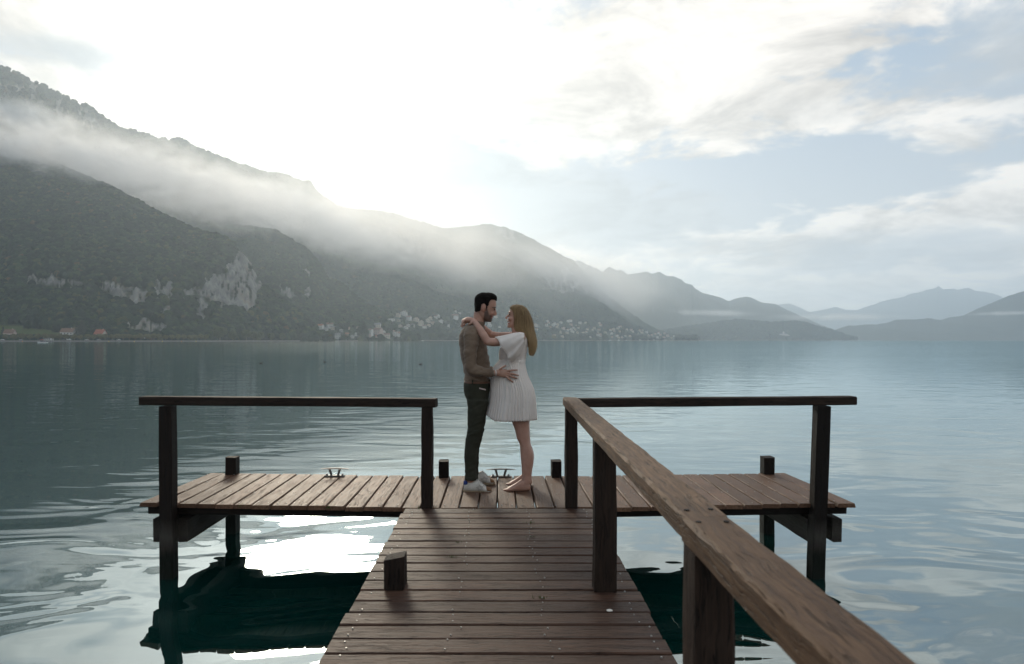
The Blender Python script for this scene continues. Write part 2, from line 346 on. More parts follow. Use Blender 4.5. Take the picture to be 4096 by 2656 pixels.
# ================================================================ PIER
DECK = .61
def wood(name, dark, light, rough=.55, grain=1.0, wet=None, bumpd=.004):
    t = mat(name)
    tcn = t.new('ShaderNodeTexCoord'); oi = t.new('ShaderNodeObjectInfo')
    off = t.vm('SCALE', t.comb(oi.outputs['Random'], t.m('MULTIPLY', oi.outputs['Random'], 7.1), t.m('MULTIPLY', oi.outputs['Random'], 3.7)), 13.0)
    p = t.vm('ADD', tcn.outputs['Object'], off)
    x, y, z = t.sep(p)
    wob = t.m('MULTIPLY', t.m('SUBTRACT', t.noise(t.comb(t.m('MULTIPLY', x, 1.2), y, z), 4.0, 3, .5), .5), .05)
    g = t.comb(t.m('MULTIPLY', x, 1.6), t.m('MULTIPLY', t.m('ADD', y, wob), 34.0*grain), t.m('MULTIPLY', t.m('ADD', z, wob), 34.0*grain))
    fine = t.noise(g, 1.6, 7, .62)
    g2 = t.comb(t.m('MULTIPLY', x, 7.0), t.m('MULTIPLY', t.m('ADD', y, wob), 60.0*grain), t.m('MULTIPLY', z, 60.0*grain))
    crack = t.noise(g2, 1.0, 4, .6, .6)
    ck = t.mapr(crack, .57, .66, 0, 1, True)
    lg = t.comb(t.m('MULTIPLY', x, 1.1), t.m('MULTIPLY', t.m('ADD', y, t.m('MULTIPLY', wob, 1.5)), 22.0*grain), t.m('MULTIPLY', z, 22.0*grain))
    spl = t.mapr(t.m('ABSOLUTE', t.m('SUBTRACT', t.noise(lg, 1.0, 3, .55), .5)), .0, .016, 1, 0, True)
    spl = t.m('MULTIPLY', spl, t.mapr(t.noise(t.comb(x, t.m('MULTIPLY', y, 3), z), 2.2, 2, .5), .45, .6, 0, 1))
    ck = t.m('MAXIMUM', ck, spl)
    blot = t.noise(t.comb(t.m('MULTIPLY', x, .8), t.m('MULTIPLY', y, 2.4), z), 3.4, 5, .6)
    c = t.mix(t.mapr(fine, .3, .72), dark, light)
    c = t.mix(t.mapr(blot, .45, .75, 0, .55), c, [v*.45 for v in dark])
    c = t.mix(t.m('MULTIPLY', ck, .75), c, [v*.25 for v in dark])
    c = t.mix(t.mapr(oi.outputs['Random'], 0, 1, 0, .70), c, [v*.7 for v in dark])
    if wet:
        wz = t.sep(t.new('ShaderNodeNewGeometry').outputs['Position'])[2]
        wz = t.m('ADD', wz, t.m('MULTIPLY', t.m('SUBTRACT', fine, .5), .12))
        c = t.mix(t.mapr(wz, .16, .30, 1, 0, True), c, (.006, .008, .005))
        c = t.mix(t.m('MULTIPLY', t.mapr(wz, .20, .34, 0, 1), t.mapr(wz, .36, .5, .5, 0)), c, (.10, .09, .075))
    t.put(t.p.inputs['Base Color'], c)
    t.put(t.p.inputs['Roughness'], t.mapr(fine, .2, .8, rough-.1, rough+.16))
    t.p.inputs['Specular IOR Level'].default_value = .16
    hgt = t.m('SUBTRACT', fine, t.m('MULTIPLY', ck, 1.1))
    t.put(t.p.inputs['Normal'], t.bump(hgt, bumpd, .8))
    return t.mat
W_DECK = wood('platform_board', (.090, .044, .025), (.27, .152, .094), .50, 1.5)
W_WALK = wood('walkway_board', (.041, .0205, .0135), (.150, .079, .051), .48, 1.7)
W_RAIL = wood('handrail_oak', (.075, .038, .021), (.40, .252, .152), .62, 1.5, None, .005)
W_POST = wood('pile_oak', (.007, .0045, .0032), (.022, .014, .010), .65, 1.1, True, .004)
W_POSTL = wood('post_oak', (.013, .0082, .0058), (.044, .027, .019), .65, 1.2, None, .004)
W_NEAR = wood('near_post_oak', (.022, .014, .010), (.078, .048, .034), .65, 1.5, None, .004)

def timber_mesh(name, L, w, h, m, seg=4, jit=.003, cham=.005, seed=0, cut=None, foot=0.0):
    r = random.Random(seed)
    prof = [(-w/2+cham-foot, -h/2), (w/2-cham+foot, -h/2), (w/2+foot, -h/2+cham), (w/2, h/2-cham), (w/2-cham, h/2), (-w/2+cham, h/2), (-w/2, h/2-cham), (-w/2-foot, -h/2+cham)]  # foot: wider hidden underside, added to block light through the gaps
    vs, fs = [], []
    for i in range(seg+1):
        x = -L/2+L*i/seg
        s = 1.0 if 0 < i < seg else .985
        for k, (y, z) in enumerate(prof):
            e = r.uniform(-jit, jit)
            xx = x+(r.uniform(-jit, jit) if i in (0, seg) else 0)
            if cut and i == seg: xx += cut*(y/w)
            vs.append((xx, y*s+e, z*s+r.uniform(-jit, jit)*.5))
    for i in range(seg):
        for k in range(8):
            a = i*8+k; b = i*8+(k+1) % 8
            fs.append((a, b, b+8, a+8))
    fs.append(tuple(range(7, -1, -1))); fs.append(tuple(range(seg*8, seg*8+8)))
    me = bpy.data.meshes.new(name); me.from_pydata(vs, [], fs); me.update(); me.materials.append(m)
    return me
def timber(name, p0, p1, w, h, m, parent, seg=6, jit=.003, cham=.006, seed=None, roll=0, cut=None):
    p0, p1 = Vector(p0), Vector(p1); dv = p1-p0
    me = timber_mesh(name, dv.length, w, h, m, seg, jit, cham, random.randrange(9999) if seed is None else seed, cut)
    o = bpy.data.objects.new(name, me); o.location = (p0+p1)/2
    xa = dv.normalized(); up = Vector((0, 0, 1)) if abs(xa.z) < .9 else Vector((0, 1, 0))
    ya = up.cross(xa).normalized(); za = xa.cross(ya)
    o.rotation_euler = Matrix((xa, ya, za)).transposed().to_euler()
    return link(o, parent)
pier = empty('wooden_pier', (0, 3, 0)); PO = Vector((0, 3, 0))
tag(pier, 'weathered T shaped wooden pier with handrails standing in the lake', 'pier')
class Sub:  # parts are given in world space; keep the pier's own origin out of their transforms
    pass
def tm(name, p0, p1, *a, **k): return timber(name, Vector(p0)-PO, Vector(p1)-PO, *a, **k)

def sweep(x): return .16*max(0.0, abs(x)-.75)/2.25
YF, YB = 5.625, 6.93
pm = [timber_mesh('platform_plank', YB-YF, .1445, .036, W_DECK, 5, .0022, .005, 40+k, None, .0062) for k in range(6)]
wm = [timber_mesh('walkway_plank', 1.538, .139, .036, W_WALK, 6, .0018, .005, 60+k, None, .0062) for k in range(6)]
nails = []
npl = 38; pit = .1585; xs0 = -pit*(npl-1)/2
for i in range(npl):
    x = xs0+i*pit
    o = bpy.data.objects.new('plank', random.choice(pm)); link(o, pier)
    zz = DECK-.018+random.uniform(-.002, .002)
    yc = (YF+YB)/2+sweep(x)+random.uniform(-.008, .008)
    o.location = Vector((x, yc, zz))-PO
    o.rotation_euler = (random.uniform(-.004, .004), random.uniform(-.004, .004), math.pi/2*(1 if random.random() < .5 else -1)+random.uniform(-.003, .003))
    if i in (0, npl-1): o.rotation_euler.z = math.pi/2+(-.035 if i == 0 else .035)
    for yy in (5.70, 6.10, 6.50, 6.86):
        for s in (-.045, .045):
            nails.append((x+s+random.uniform(-.008, .008), yy+sweep(x)+random.uniform(-.012, .012), DECK+.0015))
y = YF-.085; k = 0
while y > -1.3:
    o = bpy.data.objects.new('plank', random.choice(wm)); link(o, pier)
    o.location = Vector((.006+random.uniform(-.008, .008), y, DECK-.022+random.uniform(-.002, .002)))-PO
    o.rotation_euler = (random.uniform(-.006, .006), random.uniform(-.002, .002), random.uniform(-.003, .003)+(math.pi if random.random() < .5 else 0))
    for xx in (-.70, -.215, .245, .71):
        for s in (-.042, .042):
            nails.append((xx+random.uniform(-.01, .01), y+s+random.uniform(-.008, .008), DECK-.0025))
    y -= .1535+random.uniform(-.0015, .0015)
# nail heads
vs, fs = [], []
for (a, b, c) in nails:
    if random.random() < .18: continue
    a += random.gauss(0, .012); b += random.gauss(0, .006)
    r = random.uniform(.0038, .0055); n0 = len(vs)
    for q in range(7): vs.append((a+r*math.cos(q*.8976)-PO.x, b+r*math.sin(q*.8976)-PO.y, c-.004))
    for q in range(7): vs.append((a+r*.8*math.cos(q*.8976)-PO.x, b+r*.8*math.sin(q*.8976)-PO.y, c+.003))
    fs.append(tuple(range(n0+7, n0+14)))
    for q in range(7): fs.append((n0+q, n0+(q+1) % 7, n0+7+(q+1) % 7, n0+7+q))
t = mat('galvanised_steel'); t.p.inputs['Base Color'].default_value = (.34, .33, .31, 1); t.p.inputs['Metallic'].default_value = .7; t.p.inputs['Roughness'].default_value = .42
STEEL = t.mat
t = mat('tarnished_steel'); t.p.inputs['Base Color'].default_value = (.11, .105, .10, 1); t.p.inputs['Metallic'].default_value = .5; t.p.inputs['Roughness'].default_value = .5
DARKSTEEL = t.mat
tag(mesh_obj('nail', vs, fs, STEEL, pier), kind='stuff')

# beams below the deck
def SX(x, y): return (x, y+sweep(x), 0)
for s in (-1, 1):
    for (yy, z0, z1, nm) in ((5.72, .505, .5725, 'beam'), (6.28, .505, .5725, 'beam'), (6.86, .36, .5725, 'beam')):
        tm(nm, (s*.0, yy, (z0+z1)/2), (s*2.98, yy+.158, (z0+z1)/2), .10, z1-z0, W_POST, pier, jit=.002)
    # paired clamp beams at the outer piles, running back under the platform
    for xx in (2.665, 2.875):
        tm('beam', (s*xx, 5.78, .378), (s*xx, 7.12, .378), .085, .20, W_POST, pier, jit=.003)
    for xx in (.46, .70):
        tm('beam', (s*xx, 5.60, .40), (s*xx, 7.0, .40), .085, .17, W_POST, pier, jit=.003)
    tm('beam', (s*.60, -1.3, .515), (s*.60, 5.60, .515), .08, .12, W_POST, pier, jit=.003)
for yy in (3.80, 1.80, -.2): tm('beam', (-.80, yy, .40), (.80, yy, .40), .09, .10, W_POST, pier)

# piles and posts
def post(name, x, y, z0, z1, w=.112, dpt=.112, m=W_POST, lean=(0, 0), seg=7, cut=None, jit=.004):
    return tm(name, (x-lean[0], y-lean[1], z0), (x+lean[0]*0, y, z1), dpt, w, m, pier, seg, jit, .007, None, 0, cut)
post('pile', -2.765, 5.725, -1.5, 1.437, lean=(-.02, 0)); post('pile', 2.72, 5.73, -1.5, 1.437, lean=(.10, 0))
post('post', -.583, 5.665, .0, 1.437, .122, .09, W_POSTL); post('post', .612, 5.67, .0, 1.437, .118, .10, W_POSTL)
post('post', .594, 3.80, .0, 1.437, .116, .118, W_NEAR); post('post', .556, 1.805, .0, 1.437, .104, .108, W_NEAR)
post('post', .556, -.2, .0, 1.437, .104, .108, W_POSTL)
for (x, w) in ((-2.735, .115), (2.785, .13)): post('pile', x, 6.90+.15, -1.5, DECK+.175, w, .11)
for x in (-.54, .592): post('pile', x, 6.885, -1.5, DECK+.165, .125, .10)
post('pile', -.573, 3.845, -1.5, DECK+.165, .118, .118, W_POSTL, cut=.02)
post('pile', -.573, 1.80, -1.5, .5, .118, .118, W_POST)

# handrails
RZ, RH = 1.471, .072
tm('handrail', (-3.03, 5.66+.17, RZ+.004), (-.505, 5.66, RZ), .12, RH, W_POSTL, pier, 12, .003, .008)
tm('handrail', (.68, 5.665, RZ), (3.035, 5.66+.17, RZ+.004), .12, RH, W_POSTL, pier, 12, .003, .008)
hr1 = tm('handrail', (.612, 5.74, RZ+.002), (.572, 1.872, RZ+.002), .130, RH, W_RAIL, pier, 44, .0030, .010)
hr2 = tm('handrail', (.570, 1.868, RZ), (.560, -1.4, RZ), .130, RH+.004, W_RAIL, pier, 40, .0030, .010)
t = mat('dark_hole'); t.p.inputs['Base Color'].default_value = (.008, .006, .005, 1); t.p.inputs['Roughness'].default_value = .9; HOLE = t.mat
for (x, yy) in ((.535, 1.93), (.605, 1.94), (.530, 1.80), (.605, 1.805)):  # nail holes as dark discs, the shade inside painted as colour
    v = [(x+.0075*math.cos(q*.7854)-PO.x, yy+.0075*math.sin(q*.7854)-PO.y, RZ+RH/2+(.0045 if yy > 1.87 else .0050)+dz) for dz in (0, -.012) for q in range(8)]
    mesh_obj('nail_hole', v, [tuple(range(8))]+[(q, (q+1) % 8, 8+(q+1) % 8, 8+q) for q in range(8)], HOLE, pier)

# mooring cleats
def cleat(x, y):
    bm = bmesh.new()
    def prism(pts, y0, y1, w=None):
        a = [bm.verts.new((p[0], y0, p[1])) for p in pts]; b = [bm.verts.new((p[0], y1, p[1])) for p in pts]
        bm.faces.new(a); bm.faces.new(list(reversed(b)))
        for i in range(len(pts)): bm.faces.new((a[i], b[i], b[(i+1) % len(pts)], a[(i+1) % len(pts)]))
    horn = []
    for q in range(13):
        u = -1+q/6; horn.append((u*.147, .087-.010*u*u))
    for q in range(13):
        u = 1-q/6; horn.append((u*.147, .076-.009*abs(u)**2+.008*abs(u)**3))
    prism(list(reversed(horn)), -.012, .012)
    prism([(-.062, .072), (-.040, .072), (-.024, .016), (-.046, .016)], -.009, .009)
    prism([(.040, .072), (.062, .072), (.046, .016), (.024, .016)], -.009, .009)
    prism([(-.102, 0), (-.102, .009), (-.09, .014), (.09, .014), (.102, .009), (.102, 0)], -.021, .021)
    bmesh.ops.recalc_face_normals(bm, faces=bm.faces)
    me = bpy.data.meshes.new('cleat'); bm.to_mesh(me); bm.free(); me.materials.append(DARKSTEEL)
    o = bpy.data.objects.new('cleat', me); o.location = Vector((x, y, DECK+.001))-PO; link(o, pier)
    bv = o.modifiers.new('bevel', 'BEVEL'); bv.width = .003; bv.segments = 2
    for s in (-1, 1):
        v = [(s*.078+r*math.cos(q*math.pi/3), r*math.sin(q*math.pi/3), z) for (z, r) in ((.012, .011), (.024, .011), (.027, .007), (.032, .005)) for q in range(6)]
        f = [(6*l+q, 6*l+(q+1) % 6, 6*l+6+(q+1) % 6, 6*l+6+q) for l in range(3) for q in range(6)]+[tuple(range(18, 24))]
        mesh_obj('bolt', v, f, STEEL, o)
    return o
tag(cleat(.033, 6.865), 'steel cleat between the couple'); tag(cleat(-1.645, 6.90), 'steel cleat on the left arm of the platform')

# moss tufts in the gaps and one pale spot of lichen
t = mat('moss'); t.p.inputs['Base Color'].default_value = (.05, .075, .012, 1); t.p.inputs['Roughness'].default_value = .9; MOSS = t.mat
vs, fs = [], []
for (a, b, n) in ((-.27, 4.66, 26), (-.29, 4.35, 30), (.25, 5.17, 16), (.25, 4.79, 14), (.235, 3.66, 18), (-1.4, 5.66, 22), (-1.25, 6.15, 16), (-2.15, 5.72, 14), (-.65, 5.64, 20), (-1.9, 6.3, 14)):
    gx = (a < -.5)
    for q in range(n):
        x = a+random.gauss(0, .006 if gx else .022); yy = b+random.gauss(0, .03 if gx else .006)
        h = random.uniform(.006, .016); s = random.uniform(.0015, .003); an = random.uniform(0, 6.3)
        n0 = len(vs); cx, sy = math.cos(an)*s, math.sin(an)*s
        vs += [(x-cx-PO.x, yy-sy-PO.y, DECK-.012), (x+cx-PO.x, yy+sy-PO.y, DECK-.012), (x+random.gauss(0, .004)-PO.x, yy+random.gauss(0, .004)-PO.y, DECK+h)]
        fs.append((n0, n0+1, n0+2))
tag(mesh_obj('moss', vs, fs, MOSS, pier), kind='stuff')
t = mat('pale_lichen'); t.p.inputs['Base Color'].default_value = (.6, .56, .5, 1); t.p.inputs['Roughness'].default_value = .9
c = at(2438, 2440, 3.49)
v = [(.0155*(1+.12*math.sin(3*q))*math.cos(q*.5236)+c.x-PO.x, .014*math.sin(q*.5236)+3.49-PO.y, DECK-.0035+(.003 if l else 0)) for l in (0, 1) for q in range(12)]
mesh_obj('lichen', v, [tuple(range(12, 24))]+[(q, (q+1) % 12, 12+(q+1) % 12, 12+q) for q in range(12)], t.mat, pier)
# ================================================================ THE COUPLE
def G(cx, cy, Y):                       # traced outline coordinates -> world at depth Y
    return at(1780+cx/3.354, 1140+cy/3.354, Y)
class Solid:
    """closed lofts collected and fused into one continuous skin"""
    def __init__(s): s.v, s.f = [], []
    def rings(s, rings):
        n = len(rings[0]); b = len(s.v)
        for r in rings: s.v += [tuple(p) for p in r]
        for i in range(len(rings)-1):
            for k in range(n):
                a = b+i*n+k; c = b+i*n+(k+1) % n
                s.f.append((a, c, c+n, a+n))
        for base, rev in ((b, True), (b+(len(rings)-1)*n, False)):
            ctr = len(s.v); pts = np.array(s.v[base:base+n]); s.v.append(tuple(pts.mean(0)))
            for k in range(n):
                q = (base+k, base+(k+1) % n)
                s.f.append((q[1], q[0], ctr) if rev else (q[0], q[1], ctr))
    def slices(s, rows, Yc, n=28, e=2.3, inset=0.0, ys=None):
        """rows (cy, x0, x1, half width[, Y offset]): level slices read off the outline"""
        out = []
        for r in rows:
            cy_, x0, x1, hw = r[:4]; yo = r[4] if len(r) > 4 else 0
            a = G(x0, cy_, Yc+yo); b = G(x1, cy_, Yc+yo); c = (a+b)/2; rx = max((b-a).length/2-inset, .004); ry = max(hw-inset, .004)
            ring = []
            for k in range(n):
                th = 2*math.pi*k/n; co, si = math.cos(th), math.sin(th)
                ring.append((c.x+rx*math.copysign(abs(co)**(2/e), co), c.y+ry*math.copysign(abs(si)**(2/e), si), c.z))
            out.append(ring)
        s.rings(out)
    def along(s, rows, Yc, n=22, e=2.2, inset=0.0):
        """rows (cx, cy_low, cy_high, half width[, Y offset]): upright slices along X (feet, shoes)"""
        out = []
        for r in rows:
            cx_, y0, y1, hw = r[:4]; yo = r[4] if len(r) > 4 else 0
            a = G(cx_, y0, Yc+yo); b = G(cx_, y1, Yc+yo); c = (a+b)/2; rz = abs(b.z-a.z)/2-inset; ry = hw-inset
            ring = []
            for k in range(n):
                th = 2*math.pi*k/n; co, si = math.cos(th), math.sin(th)
                ring.append((c.x, c.y+ry*math.copysign(abs(co)**(2/e), co), c.z+rz*math.copysign(abs(si)**(2/e), si)))
            out.append(ring)
        s.rings(out)
    def limb(s, pts, n=14, flat=None):
        """pts: (Vector, radius); rounded ends"""
        P = [Vector(p) for p, r in pts]; R = [r for p, r in pts]
        out = []; prev = None
        for i, p in enumerate(P):
            d = (P[min(i+1, len(P)-1)]-P[max(i-1, 0)]).normalized()
            ref = Vector((0, 1, 0)) if abs(d.y) < .9 else Vector((1, 0, 0))
            u = ref.cross(d).normalized(); v = d.cross(u)
            fu, fv = flat[i] if flat else (1, 1)
            def ring(c, r): return [c+u*(r*fu*math.cos(2*math.pi*k/n))+v*(r*fv*math.sin(2*math.pi*k/n)) for k in range(n)]
            if i == 0:
                for q in (80, 50, 22): out.append(ring(p-d*R[i]*math.sin(math.radians(q))*.9, R[i]*math.cos(math.radians(q))))
            out.append(ring(p, R[i]))
            if i == len(P)-1:
                for q in (22, 50, 80): out.append(ring(p+d*R[i]*math.sin(math.radians(q))*.9, R[i]*math.cos(math.radians(q))))
        s.rings(out)
    def ball(s, c, rx, ry, rz, tilt=0.0, n=14):
        out = []; ct, st_ = math.cos(tilt), math.sin(tilt)
        for i in range(1, 10):
            ph = math.pi*i/10; z = -rz*math.cos(ph); r = math.sin(ph)
            ring = []
            for k in range(n):
                x = rx*r*math.cos(2*math.pi*k/n); y = ry*r*math.sin(2*math.pi*k/n)
                ring.append((c[0]+x*ct+z*st_, c[1]+y, c[2]+z*ct-x*st_))
            out.append(ring)
        s.rings(out)
    def build(s, name, m, parent, voxel=.006, smooth=4, fac=.5, disp=None, origin=Vector((0, 0, 0))):
        me = bpy.data.meshes.new(name); me.from_pydata([tuple(Vector(v)-origin) for v in s.v], [], s.f); me.update()
        o = bpy.data.objects.new(name, me); COL.objects.link(o)
        if voxel:
            md = o.modifiers.new('r', 'REMESH'); md.mode = 'VOXEL'; md.voxel_size = voxel
            if smooth:
                sm = o.modifiers.new('s', 'SMOOTH'); sm.factor = fac; sm.iterations = smooth
            bpy.context.view_layer.update()
            me2 = bpy.data.meshes.new_from_object(o.evaluated_get(bpy.context.evaluated_depsgraph_get()))
            o.modifiers.clear(); o.data = me2; bpy.data.meshes.remove(me); me = me2; me.name = name
        if disp:
            n = len(me.vertices); co = np.empty(n*3); no = np.empty(n*3)
            me.vertices.foreach_get('co', co); me.vertices.foreach_get('normal', no)
            co = co.reshape(-1, 3); no = no.reshape(-1, 3)
            w = co+np.array(origin)
            co += no*disp(w[:, 0], w[:, 1], w[:, 2])[:, None]
            me.vertices.foreach_set('co', co.ravel())
        me.materials.clear(); me.materials.append(m); me.update()
        me.polygons.foreach_set('use_smooth', np.ones(len(me.polygons), bool))
        if parent is not None: o.parent = parent
        return o
def outline_px(me_o, origin):           # outline coordinates of each vertex (for skin colouring)
    n = len(me_o.data.vertices); co = np.empty(n*3); me_o.data.vertices.foreach_get('co', co); co = co.reshape(-1, 3)+np.array(origin)
    px = VX+co[:, 0]/co[:, 1]*F; py = HY-(co[:, 2]-CAM_Z)/co[:, 1]*F
    return (px-1780)*3.354, (py-1140)*3.354, co
def paint(o, name, val):
    a = o.data.attributes.new(name, 'FLOAT', 'POINT'); a.data.foreach_set('value', val.astype(np.float32))
def soft(x, y, poly, blur=10):
    m = np.zeros(len(x)); offs = [(0, 0), (blur, 0), (-blur, 0), (0, blur), (0, -blur)]
    for a, b in offs: m += in_poly(x+a, y+b, poly)
    return m/len(offs)
def band(v, a, b, w):  # smooth 0..1..0
    return np.clip((v-a)/w, 0, 1)*np.clip((b-v)/w, 0, 1)

# materials
def skin_mat(name, c1, c2, beard):
    t = mat(name); tcn = t.new('ShaderNodeTexCoord')
    n = t.noise(tcn.outputs['Object'], 26, 5, .6)
    c = t.mix(t.mapr(n, .3, .7), c1, c2)
    for an, cc, k in (('beard', beard, .9), ('lips', (.30, .10, .085), .8), ('teeth', (.75, .72, .68), 1.0), ('flush', (.42, .17, .12), .35)):
        a = t.new('ShaderNodeAttribute', attribute_name=an)
        c = t.mix(t.m('MULTIPLY', a.outputs['Fac'], k), c, cc)
    t.put(t.p.inputs['Base Color'], c); t.p.inputs['Roughness'].default_value = .48
    t.p.inputs['Subsurface Weight'].default_value = .12; t.p.inputs['Subsurface Radius'].default_value = (.012, .005, .003); t.p.inputs['Subsurface Scale'].default_value = 1.0
    t.put(t.p.inputs['Normal'], t.bump(t.noise(tcn.outputs['Object'], 180, 3, .6), .0006, .5))
    return t.mat
SKIN_M = skin_mat('tanned_skin', (.34, .18, .125), (.42, .235, .165), (.035, .022, .016))
SKIN_W = skin_mat('fair_skin', (.40, .215, .155), (.48, .275, .205), (.2, .1, .08))
def cloth_mat(name, c1, c2, sc, bump_, rough=.9, trans=0, sheen=.0):
    t = mat(name); tcn = t.new('ShaderNodeTexCoord'); O_ = tcn.outputs['Object']
    x, y, z = t.sep(O_)
    n = t.noise(O_, 9, 5, .6)
    weave = t.noise(t.comb(t.m('MULTIPLY', x, 1), y, t.m('MULTIPLY', z, 1.6)), sc, 3, .7)
    c = t.mix(t.mapr(t.m('ADD', t.m('MULTIPLY', n, .5), t.m('MULTIPLY', weave, .5)), .35, .65), c1, c2)
    t.put(t.p.inputs['Base Color'], c); t.p.inputs['Roughness'].default_value = rough
    t.p.inputs['Specular IOR Level'].default_value = .2
    if sheen: t.p.inputs['Sheen Weight'].default_value = sheen; t.p.inputs['Sheen Roughness'].default_value = .4
    t.put(t.p.inputs['Normal'], t.bump(weave, bump_, .6))
    if trans:
        tr = t.new('ShaderNodeBsdfTranslucent'); t.put(tr.inputs[0], c)
        mx = t.new('ShaderNodeMixShader'); mx.inputs[0].default_value = trans
        t.l.new(t.p.outputs[0], mx.inputs[1]); t.l.new(tr.outputs[0], mx.inputs[2]); t.l.new(mx.outputs[0], t.o.inputs[0])
    return t.mat
KNIT = cloth_mat('taupe_knit', (.135, .094, .066), (.21, .152, .108), 320, .0012, .95, 0, .25)
OLIVE = cloth_mat('olive_cotton', (.022, .022, .014), (.042, .041, .028), 420, .0006, .85)
DRESS = cloth_mat('white_chiffon', (.76, .68, .62), (.86, .79, .73), 260, .0008, .85, .16)
t = mat('brown_leather'); t.p.inputs['Base Color'].default_value = (.12, .05, .026, 1); t.p.inputs['Roughness'].default_value = .5; LEATHER = t.mat
WHITE_L = cloth_mat('scuffed_white_leather', (.48, .44, .385), (.68, .635, .57), 60, .0005, .6)
GUM = cloth_mat('gum_rubber', (.20, .145, .09), (.30, .225, .15), 90, .0005, .8)
SUEDE = cloth_mat('brown_suede', (.14, .07, .035), (.21, .115, .062), 200, .0006, .95)
BLUE = cloth_mat('blue_suede', (.02, .035, .13), (.04, .06, .2), 200, .0004, .9)
LACE = cloth_mat('grey_lace', (.22, .21, .19), (.38, .36, .33), 200, .0004, .9)
CORD = cloth_mat('white_cord', (.6, .57, .52), (.72, .69, .64), 200, .0004, .9)
t = mat('eye'); t.p.inputs['Base Color'].default_value = (.02, .014, .011, 1); t.p.inputs['Roughness'].default_value = .15; EYE = t.mat
t = mat('red_label'); t.p.inputs['Base Color'].default_value = (.50, .40, .37, 1); LABEL = t.mat
def hair_mat(name, c1, c2, c3, sz, ro=.42, sp=.4):
    t = mat(name); tcn = t.new('ShaderNodeTexCoord'); x, y, z = t.sep(tcn.outputs['Object'])
    n = t.noise(t.comb(x, y, t.m('MULTIPLY', z, sz)), 70, 5, .6, .3)
    oi = t.new('ShaderNodeAttribute', attribute_name='tip')
    c = t.mix(t.mapr(n, .32, .68), c1, c2)
    c = t.mix(t.m('MULTIPLY', oi.outputs['Fac'], .8), c, c3)
    t.put(t.p.inputs['Base Color'], c); t.p.inputs['Roughness'].default_value = ro
    t.p.inputs['Specular IOR Level'].default_value = sp
    t.put(t.p.inputs['Normal'], t.bump(n, .006, .9))
    if sp > .3:
        tr = t.new('ShaderNodeBsdfTranslucent'); t.put(tr.inputs[0], c); mx = t.new('ShaderNodeMixShader'); mx.inputs[0].default_value = .30
        t.l.new(t.p.outputs[0], mx.inputs[1]); t.l.new(tr.outputs[0], mx.inputs[2]); t.l.new(mx.outputs[0], t.o.inputs[0])
    return t.mat
HAIR_M = hair_mat('dark_hair', (.004, .0032, .0028), (.012, .009, .0075), (.02, .015, .012), .6, .85, .08)
HAIR_W = hair_mat('blond_hair', (.27, .165, .08), (.56, .385, .20), (.85, .64, .36), .08)

def ribbon_tube(name, pts, r, m, parent, origin, n=6, close=False):
    s = Solid(); P = [Vector(p) for p in pts]
    s.limb([(p, r) for p in P], n)
    return s.build(name, m, parent, voxel=None, origin=origin)

# ---------------------------------------------------------------- man
MY = 6.37
man_o = Vector(((1885-VX)/F*MY, MY, DECK))
man = empty('person', man_o)
tag(man, 'dark haired bearded man in taupe sweater and olive trousers facing the woman', 'person')
torso_rows = [(500, 345, 470, .062), (522, 305, 485, .10), (552, 258, 498, .148), (598, 226, 510, .178), (680, 197, 532, .196), (760, 186, 548, .196), (860, 196, 570, .186), (960, 212, 588, .176), (1060, 230, 599, .17), (1150, 250, 606, .168), (1215, 254, 607, .174), (1262, 256, 606, .175), (1290, 262, 602, .17)]
leg_rows = [(1540, 290, 584, .098), (1620, 300, 572, .094), (1700, 303, 556, .088), (1800, 303, 541, .081), (1900, 305, 523, .075), (1960, 301, 512, .071), (2030, 288, 492, .069), (2090, 270, 470, .066), (2190, 259, 440, .063), (2290, 256, 432, .061), (2390, 260, 425, .059), (2490, 265, 420, .057), (2605, 270, 424, .057)]
def legs(rows, dx, y0, y1):
    z0, z1 = rows[0][0], rows[-1][0]
    return [(r[0], r[1]+dx*(r[0]-z0)/(z1-z0), r[2]+dx*(r[0]-z0)/(z1-z0), r[3], y0+(y1-y0)*(r[0]-z0)/(z1-z0)) for r in rows]
NA = lambda cx, cy, yo: G(cx, cy, MY+yo)
near_arm = [(NA(372, 640, -.150), .072), (NA(358, 710, -.185), .074), (NA(348, 800, -.205), .066), (NA(340, 900, -.218), .060), (NA(337, 1035, -.228), .055), (NA(342, 1120, -.230), .052)]
near_fore = [(NA(342, 1125, -.230), .050), (NA(420, 1152, -.232), .050), (NA(520, 1166, -.228), .043), (NA(622, 1180, -.222), .034)]
far_arm = [(NA(375, 640, .150), .072), (NA(365, 710, .185), .072), (NA(355, 850, .21), .062), (NA(350, 1060, .225), .053)]
far_fore = [(NA(350, 1060, .225), .050), (NA(470, 1110, .23), .046), (NA(610, 1135, .215), .034)]
mb = Solid()
mb.slices(torso_rows, MY, inset=.014)
mb.slices([(1285, 262, 602, .165), (1400, 256, 598, .172), (1500, 280, 586, .176), (1575, 300, 575, .17)], MY, inset=.012)
mb.slices(legs(leg_rows, 0, -.09, -.125)+[(2640, 285, 400, .04, -.126), (2690, 270, 400, .036, -.127)], MY, inset=.010)
mb.slices(legs(leg_rows, 30, .085, .15)+[(2640, 320, 430, .04, .15)], MY, inset=.010)
for a, b in ((near_arm, near_fore), (far_arm, far_fore)):
    mb.limb([(p, r-.010) for p, r in a]); mb.limb([(p, r-.010) for p, r in b])
